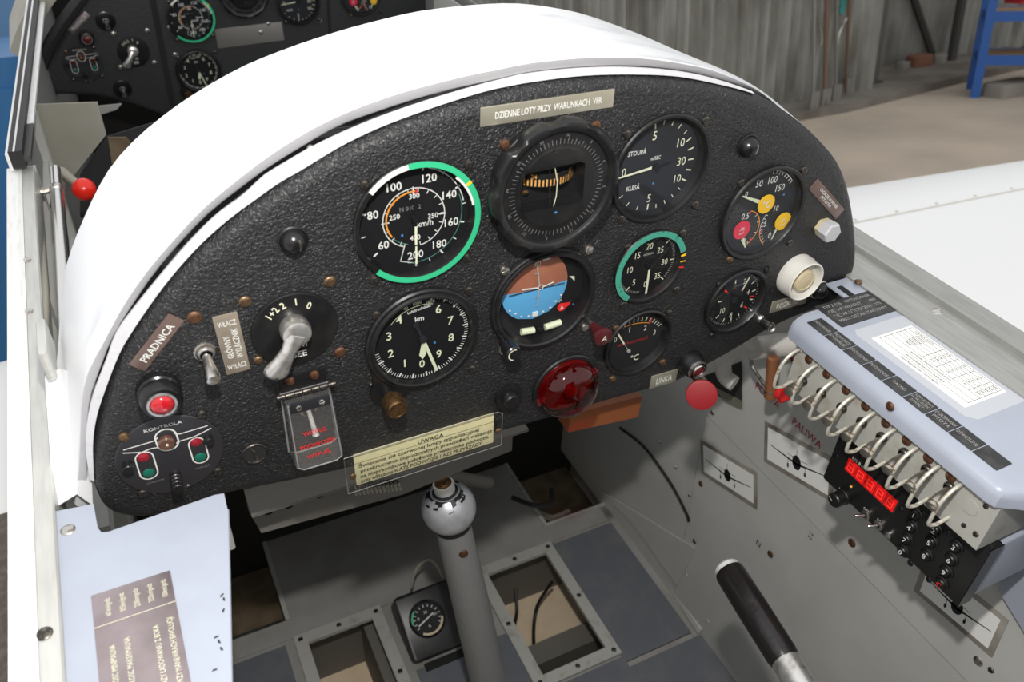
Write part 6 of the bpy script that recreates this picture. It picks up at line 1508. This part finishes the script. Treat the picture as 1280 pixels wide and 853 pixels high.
s = MB(); s.lathe([(.0104, .0235), (.0108, .0330), (.0100, .0342), (.0088, .0344)], 28, True, True, Mb); bt = s.build('button_ring', 'knob_white', stk)
s = MB(); s.lathe([(.0086, .0344), (.0084, .0352), (.0072, .0348), (.0066, .0354), (.0052, .0350), (.0046, .0356), (.0030, .0352), (.0001, .0356)], 28, False, False, Mb); s.build('button_cap', 'bronze', bt)
q = at_y(580, 678, .50) - sb; o = screw(stk, 0, 0, 0, .0050, 'rust_screw', .003); view = (Vector((0, 0, 0)) - (q + sb)).normalized()
axis_pt = d * q.dot(d); nrm = (q - axis_pt); nrm = (view - d * view.dot(d)).normalized()
side = d.cross(nrm); o.location = axis_pt + nrm * .0172 + side * 0.004; o.rotation_euler = nrm.to_track_quat('Z', 'Y').to_euler()

mat('cap_silver', (0.72, 0.71, 0.69), 0.35, 0.35)
# flap lever at lower right
p0 = sight(907, 708).normalized() * .75; p1 = sight(1003, 860).normalized() * .705
lv = thing('hand_lever', 'black gripped hand lever with silver shaft at the right side', 'lever', p1)
v = p0 - p1
s = MB(); s.tube([v * -.6, v * .25], .0115, 24); s.build('shaft', 'metal_cast', lv)
s = MB(); s.tube([v * .20, v * .24, v * .6, v * .93, v * .95], [.0118, .0128, .0132, .0130, .0122], 28); s.build('grip', 'lever_black', lv)
s = MB(); s.tube([v * .945, v * .985, v * 1.005], [.0112, .0112, .0092], 24); s.build('end_cap', 'cap_silver', lv)

e1 = v * -.6
s = MB(); s.tube([e1, e1 + Vector((.03, -.05, -.12)), Vector((e1.x + .05, e1.y - .08, FZ - p1.z + .004))], .010, 16); s.build('pivot_arm', 'metal_cast', lv)
s = MB(); s.box(e1.x + .02, e1.x + .08, e1.y - .12, e1.y - .04, FZ - p1.z + .0015, FZ - p1.z + .008); s.build('floor_bracket', 'frame_grey', lv, smooth=False)

# gauge box between the feet
bx = at_z(493, 742, FZ + .05)
ct = [at_z(*p, FZ + .055) for p in ((494, 746), (577, 719))]
cb = [at_z(*p, FZ + .014) for p in ((513, 829), (600, 800))]
o0 = (ct[0] + ct[1] + cb[0] + cb[1]) / 4
fb = thing('floor_gauge_box', 'black box with a small round gauge between the floor openings', 'gauge box', (o0.x, o0.y, FZ))
u = (ct[1] - ct[0]); w = u.length; u = Vector((1, 0, 0)); vv = ((ct[0] + ct[1]) / 2 - (cb[0] + cb[1]) / 2); hgt = vv.length; vv.x = 0; vv.normalize(); nn = u.cross(vv)
MF = Matrix.Translation((ct[0] + ct[1] + cb[0] + cb[1]) / 4 - Vector((o0.x, o0.y, FZ))) @ Matrix(((u.x, vv.x, nn.x, 0), (u.y, vv.y, nn.y, 0), (u.z, vv.z, nn.z, 0), (0, 0, 0, 1)))
wb, hb = .050, hgt / 2
s = MB(); s.rbox(-wb, wb, -hb, hb, -.045, 0, .003, MF); s.build('case', 'black_satin', fb)
gq = at_z(534, 774, FZ + .036); gl = MF.inverted() @ (gq - Vector((o0.x, o0.y, FZ))); GX, GYY = gl.x, gl.y
Mg = MF @ Matrix.Translation((GX, GYY, 0))
s = MB(); s.lathe([(.0262, 0), (.0262, .0018), (.0250, .0026), (.0236, .002), (.0228, .0005)], 40, M=Mg); s.build('bezel', 'black_gloss', fb)
s = MB(); s.lathe([(.0230, .0006), (.0001, .0007)], 40, M=Mg); dl = s.build('dial', 'dial_black', fb)
s = MB()
for k in range(13):
    a_ = math.radians(-120 + k * 20); s.add([Mg @ Vector((r * math.sin(a_) + e * math.cos(a_), r * math.cos(a_) - e * math.sin(a_), .0010)) for r, e in ((.0165, -.0005), (.0165, .0005), (.020, .0005), (.020, -.0005))], [(0, 1, 2, 3)])
s.text('30', 0, .0095, .0042, .0010, M=Mg); s.text('0', -.012, .004, .0042, .0010, M=Mg); s.text('60', .012, .003, .0042, .0010, M=Mg); s.text('A', 0, -.010, .0042, .0010, M=Mg)
s.build('dial_marks', 'mark_white', dl, smooth=False, rec=False)
s = MB(); s.seg(-.015, -.006, .010, .0045, .0018, 0); s.v = [Mg @ (Vector(p) + Vector((0, 0, .0018))) for p in s.v]; s.build('pointer', 'mark_white', fb, smooth=False)
s = MB(); s.arc(.0200, .0226, -95, -45, .0012); s.v = [Mg @ Vector(p) for p in s.v]; s.build('green_arc', 'mark_green', dl, smooth=False)
s = MB(); s.arc(.0196, .0226, 100, 215, .0012); s.v = [Mg @ Vector(p) for p in s.v]; s.build('lower_arc', 'knob_ivory', dl, smooth=False)
s = MB(); s.tube(smooth_loop([at_z(514, 735, FZ + .05), at_z(520, 712, FZ + .08), at_z(535, 700, FZ + .09), at_z(545, 708, FZ + .08), at_z(553, 723, FZ + .05)], 4, False), .0020, 8); o = s.build('gauge_cable', 'cable_grey'); tag(o, 'grey looped cable rising behind the floor gauge box', 'cable')
a0 = at_z(531, 833, FZ + .004); s = MB(); s.rbox(0, .085, -.012, 0, 0, .003, .0006); o = s.build('name_strip', 'dark_void', loc=(a0.x, a0.y + .004, FZ + .0005)); tag(o, 'narrow dark name strip in front of the floor gauge box', 'strip')

# ------------------------------------------------------------------ front cockpit seen over the hood
FOUT = [(60, 118), (115, 121), (160, 131), (205, 147), (260, 170), (330, 190), (430, 190), (520, 150), (580, 60), (560, -60), (450, -130), (300, -140), (190, -90), (112, -2), (78, 48), (56, 84), (51, 104)]
FL = []
for p in FOUT:
    q = at_y(p[0], p[1], FY); FL.append(Vector((q.x, q.z)))
fpan = make_panel('front_instrument_panel', 'matt black front cockpit instrument panel beyond the hood', smooth_loop(FL, 4), [], FY, 'crinkle_front')
def fxz(px, py, up=0): q = at_y(px, py, FY - up); return q.x, q.z
a, b = fxz(190, -5), fxz(216, 133)
s = MB(); s.seg(a[0], a[1], b[0], b[1], .010, .0012); s.build('panel_joint', 'dark_void', fpan, smooth=False)
a, b = fxz(412, 0), fxz(412, 40)
s = MB(); s.seg(a[0], a[1] + .05, b[0], b[1], .006, .0012); s.build('panel_joint', 'dark_void', fpan, smooth=False)
# moulding and skin edge round the front panel
rim = smooth_loop([Vector((*fxz(p[0], p[1]),)) for p in ((54, 90), (70, 50), (108, -4), (150, -50))], 5, False)
s = MB(); s.tube([Vector((p.x - .004, p.y + .008, .02)) for p in rim], .010, 8); s.build('edge_moulding', 'rubber', fpan)
s = MB(); r0 = [(p.x - .022, p.y + .022, .0) for p in rim]; r1 = [(p.x - .040, p.y + .040, .0) for p in rim]
s.loft([r0, r1, [(x, y, -.2) for x, y, z in r1]], closed=False); s.build('skin_edge', 'plate_beige', fpan)
def front_copy(src, px, py, label, up=0.0):
    o = copy_tree(src); q = at_y(px, py, FY); o.location = (q.x, FY, q.z); o['label'] = label
    for ch in o.children:
        if ch.name.startswith(('red_lens', 'lens')):
            ch.data = ch.data.copy(); ch.data.materials[0] = MATS['lens_darkred']
    return o
# recessed gauges need a shallow collar on the unbored front panel
def front_gauge(g, px, py, label):
    o = front_copy(g.t, px, py, label); o.location.y = FY - g.d - .001; return o
front_gauge(asi, 238, 22, 'airspeed gauge with green rim arc on the front cockpit panel')
front_gauge(alt, 248, 88, 'altimeter half hidden by the hood on the front cockpit panel')
front_gauge(vsi, 372, 2, 'climb and descent gauge on the front cockpit panel')
front_gauge(oil, 450, -8, 'triple engine gauge with coloured discs on the front cockpit panel')
o = front_copy(compass, 303, -12, 'black compass bezel at the top of the front cockpit panel')
front_copy(gear_disc, 104, 80, 'gear position disc with aircraft outline on front cockpit panel')
front_copy(selector, 167, 65, 'ignition selector with pale lever on the front cockpit panel')
front_copy(glamp, 108, 46, 'small dark ringed lamp on the front cockpit panel')
for px, py, lab in ((132, 26, 'chromed toggle near the slanted placard of the front panel'), (153, 111, 'chromed toggle at the lower edge of the front panel')):
    o = front_copy(tog, px, py, lab)
    x, z_ = fxz(px, py); s = MB(); s.lathe([(.016, 0), (.016, .002), (.013, .003)], 24, True, True); o2 = s.build('switch_plate', 'black_gloss', o)
placard('placard', 'slanted rose-grey placard on the front cockpit panel', (84, 37), (106, 14), (91, 43), 'placard_steel', [('PRADNICA', 0, 0, .5, 0, .75)], y=FY)
a = fxz(268, 33); b = fxz(352, 27); c = fxz(271, 62)
placard('placard', 'scratched blank metal placard on the front cockpit panel', (268, 37), (352, 27), (271, 61), 'tool_metal', [], y=FY)
for px, py in ((142, 42), (184, 38), (193, 78), (151, 84), (212, 34), (219, 68), (400, 26), (326, 40)):
    x, z_ = fxz(px, py); screw(fpan, x, z_, 0, .0045, 'metal_worn', .003)
# beige plate, lever with red ball, rod and dark clutter left of the hood
def quad(name, px, ys, mm, label, cat, th=.003):
    a = [at_y(p[0], p[1], y) for p, y in zip(px, ys)]; n_ = len(a)
    nr = (a[1] - a[0]).cross(a[2] - a[0]).normalized() * th
    s = MB(); s.add(a + [p + nr for p in a], [tuple(range(n_)), tuple(reversed(range(n_, 2 * n_)))] + [(i, (i + 1) % n_, (i + 1) % n_ + n_, i + n_) for i in range(n_)])
    o = s.build(name, mm, smooth=False); tag(o, label, cat); return o
quad('front_side_console', [(40, 131), (122, 128), (133, 168), (88, 225), (66, 222)], [1.2] * 5, 'plate_beige', 'beige front cockpit side console plate with rust stains', 'console')
quad('seat_harness_pad', [(133, 170), (100, 218), (100, 270), (150, 300), (230, 200), (200, 150)], [1.24] * 6, 'seat_dark', 'black padding beside the beige front console', 'padding')
quad('beige_bracket', [(122, 133), (152, 130), (146, 137), (127, 143)], [1.4] * 4, 'mark_grey', 'small pale bracket below the front panel edge', 'bracket')
quad('map_pocket', [(135, 172), (158, 172), (170, 186), (140, 205)], [1.2] * 4, 'well_brown', 'drab brown map pocket behind the beige console', 'pocket')
b = at_y(105, 237, .93)
t = thing('throttle_lever', 'front cockpit lever with a bright red ball knob', 'lever', b)
s = MB(); s.lathe([(.0001, -.0125)] + [(.0125 * math.cos(math.radians(-80 + 16 * k)), .0125 * math.sin(math.radians(-80 + 16 * k))) for k in range(11)] + [(.0001, .0125)], 24); s.build('ball_knob', 'ball_red', t)
e = at_y(78, 215, .98) - b; s = MB(); s.tube([Vector((0, 0, 0)), e, e + Vector((-.02, .02, -.05))], [.004, .006, .006], 10); s.build('arm', 'cable_grey', t)
a0 = at_y(69, 212, .95); a1 = at_y(81, 362, .66)
t = thing('side_rod', 'polished steel push rod along the left cockpit side', 'rod', a1); v = a0 - a1
s = MB(); s.tube([v * -.3, v * .78], .0062, 18); s.build('rod', 'metal_bright', t)
s = MB(); s.tube([v * .76, v * .80], .0070, 18); s.build('ring', 'metal_worn', t)
s = MB(); s.tube([v * .78, v * 1.0], .0055, 18); s.build('rod_end', 'metal_bright', t)
c0 = at_y(52, 240, .9); s = MB(); s.tube([at_y(48, 240, .9), at_y(66, 237, .9)], .004, 8); o = s.build('rod_clip', 'metal_worn'); tag(o, 'small steel clip holding the side push rod', 'clip')
s = MB(); s.tube(smooth_loop([at_y(42, 215, 1.0), at_y(50, 280, .84), at_y(56, 360, .68), at_y(56, 410, .62)], 4, False), .0032, 10); o = s.build('seal_tube', 'cable_grey'); tag(o, 'grey weather seal tube inside the left sill rail', 'tube')
s = MB(); s.rbox(-.003, .003, -.012, .03, -.02, .002, .0015); q = at_y(53, 432, .50); o = s.build('rail_end_block', 'rail_alu', loc=q); tag(o, 'grey metal end block between left rail and hood', 'block')
# canopy rail with black seal running forward from the left sill
A0 = at_y(24, 203, .90); B0 = at_y(48, -12, 1.75)
t = thing('canopy_rail', 'black rubber sealed canopy rail with bright edges ahead of sill', 'canopy rail', A0)
v = B0 - A0; sd = Vector((1, 0, 0)); upv = Vector((0, 0, 1))
def bar(x0, x1, z0, z1, nm, mm, u0=0.0, u1=1.0):
    s = MB(); c = [(x0, z0), (x1, z0), (x1, z1), (x0, z1)]
    s.loft([[v * u + sd * (x * (1 + .25 * u)) + upv * z for x, z in c] for u in (u0, u1)], True, True); return s.build(nm, mm, t, smooth=False)
bar(-.0100, -.0070, -.008, .010, 'outer_edge', 'rail_white'); bar(-.007, .0055, -.006, .012, 'rubber_seal', 'rubber'); bar(.0055, .0115, .002, .006, 'inner_edge', 'rail_white', .12); bar(.0055, .0115, .0, .005, 'end_fitting', 'steel_dark', 0, .12)
bar(-.0025, -.0005, .012, .0126, 'seal_line', 'metal_bright')

# ------------------------------------------------------------------ lift and pitch the aircraft onto the hangar floor
bpy.context.view_layer.update()
for o in TOP:
    o.matrix_world = TF @ o.matrix_basis
bpy.context.view_layer.update()
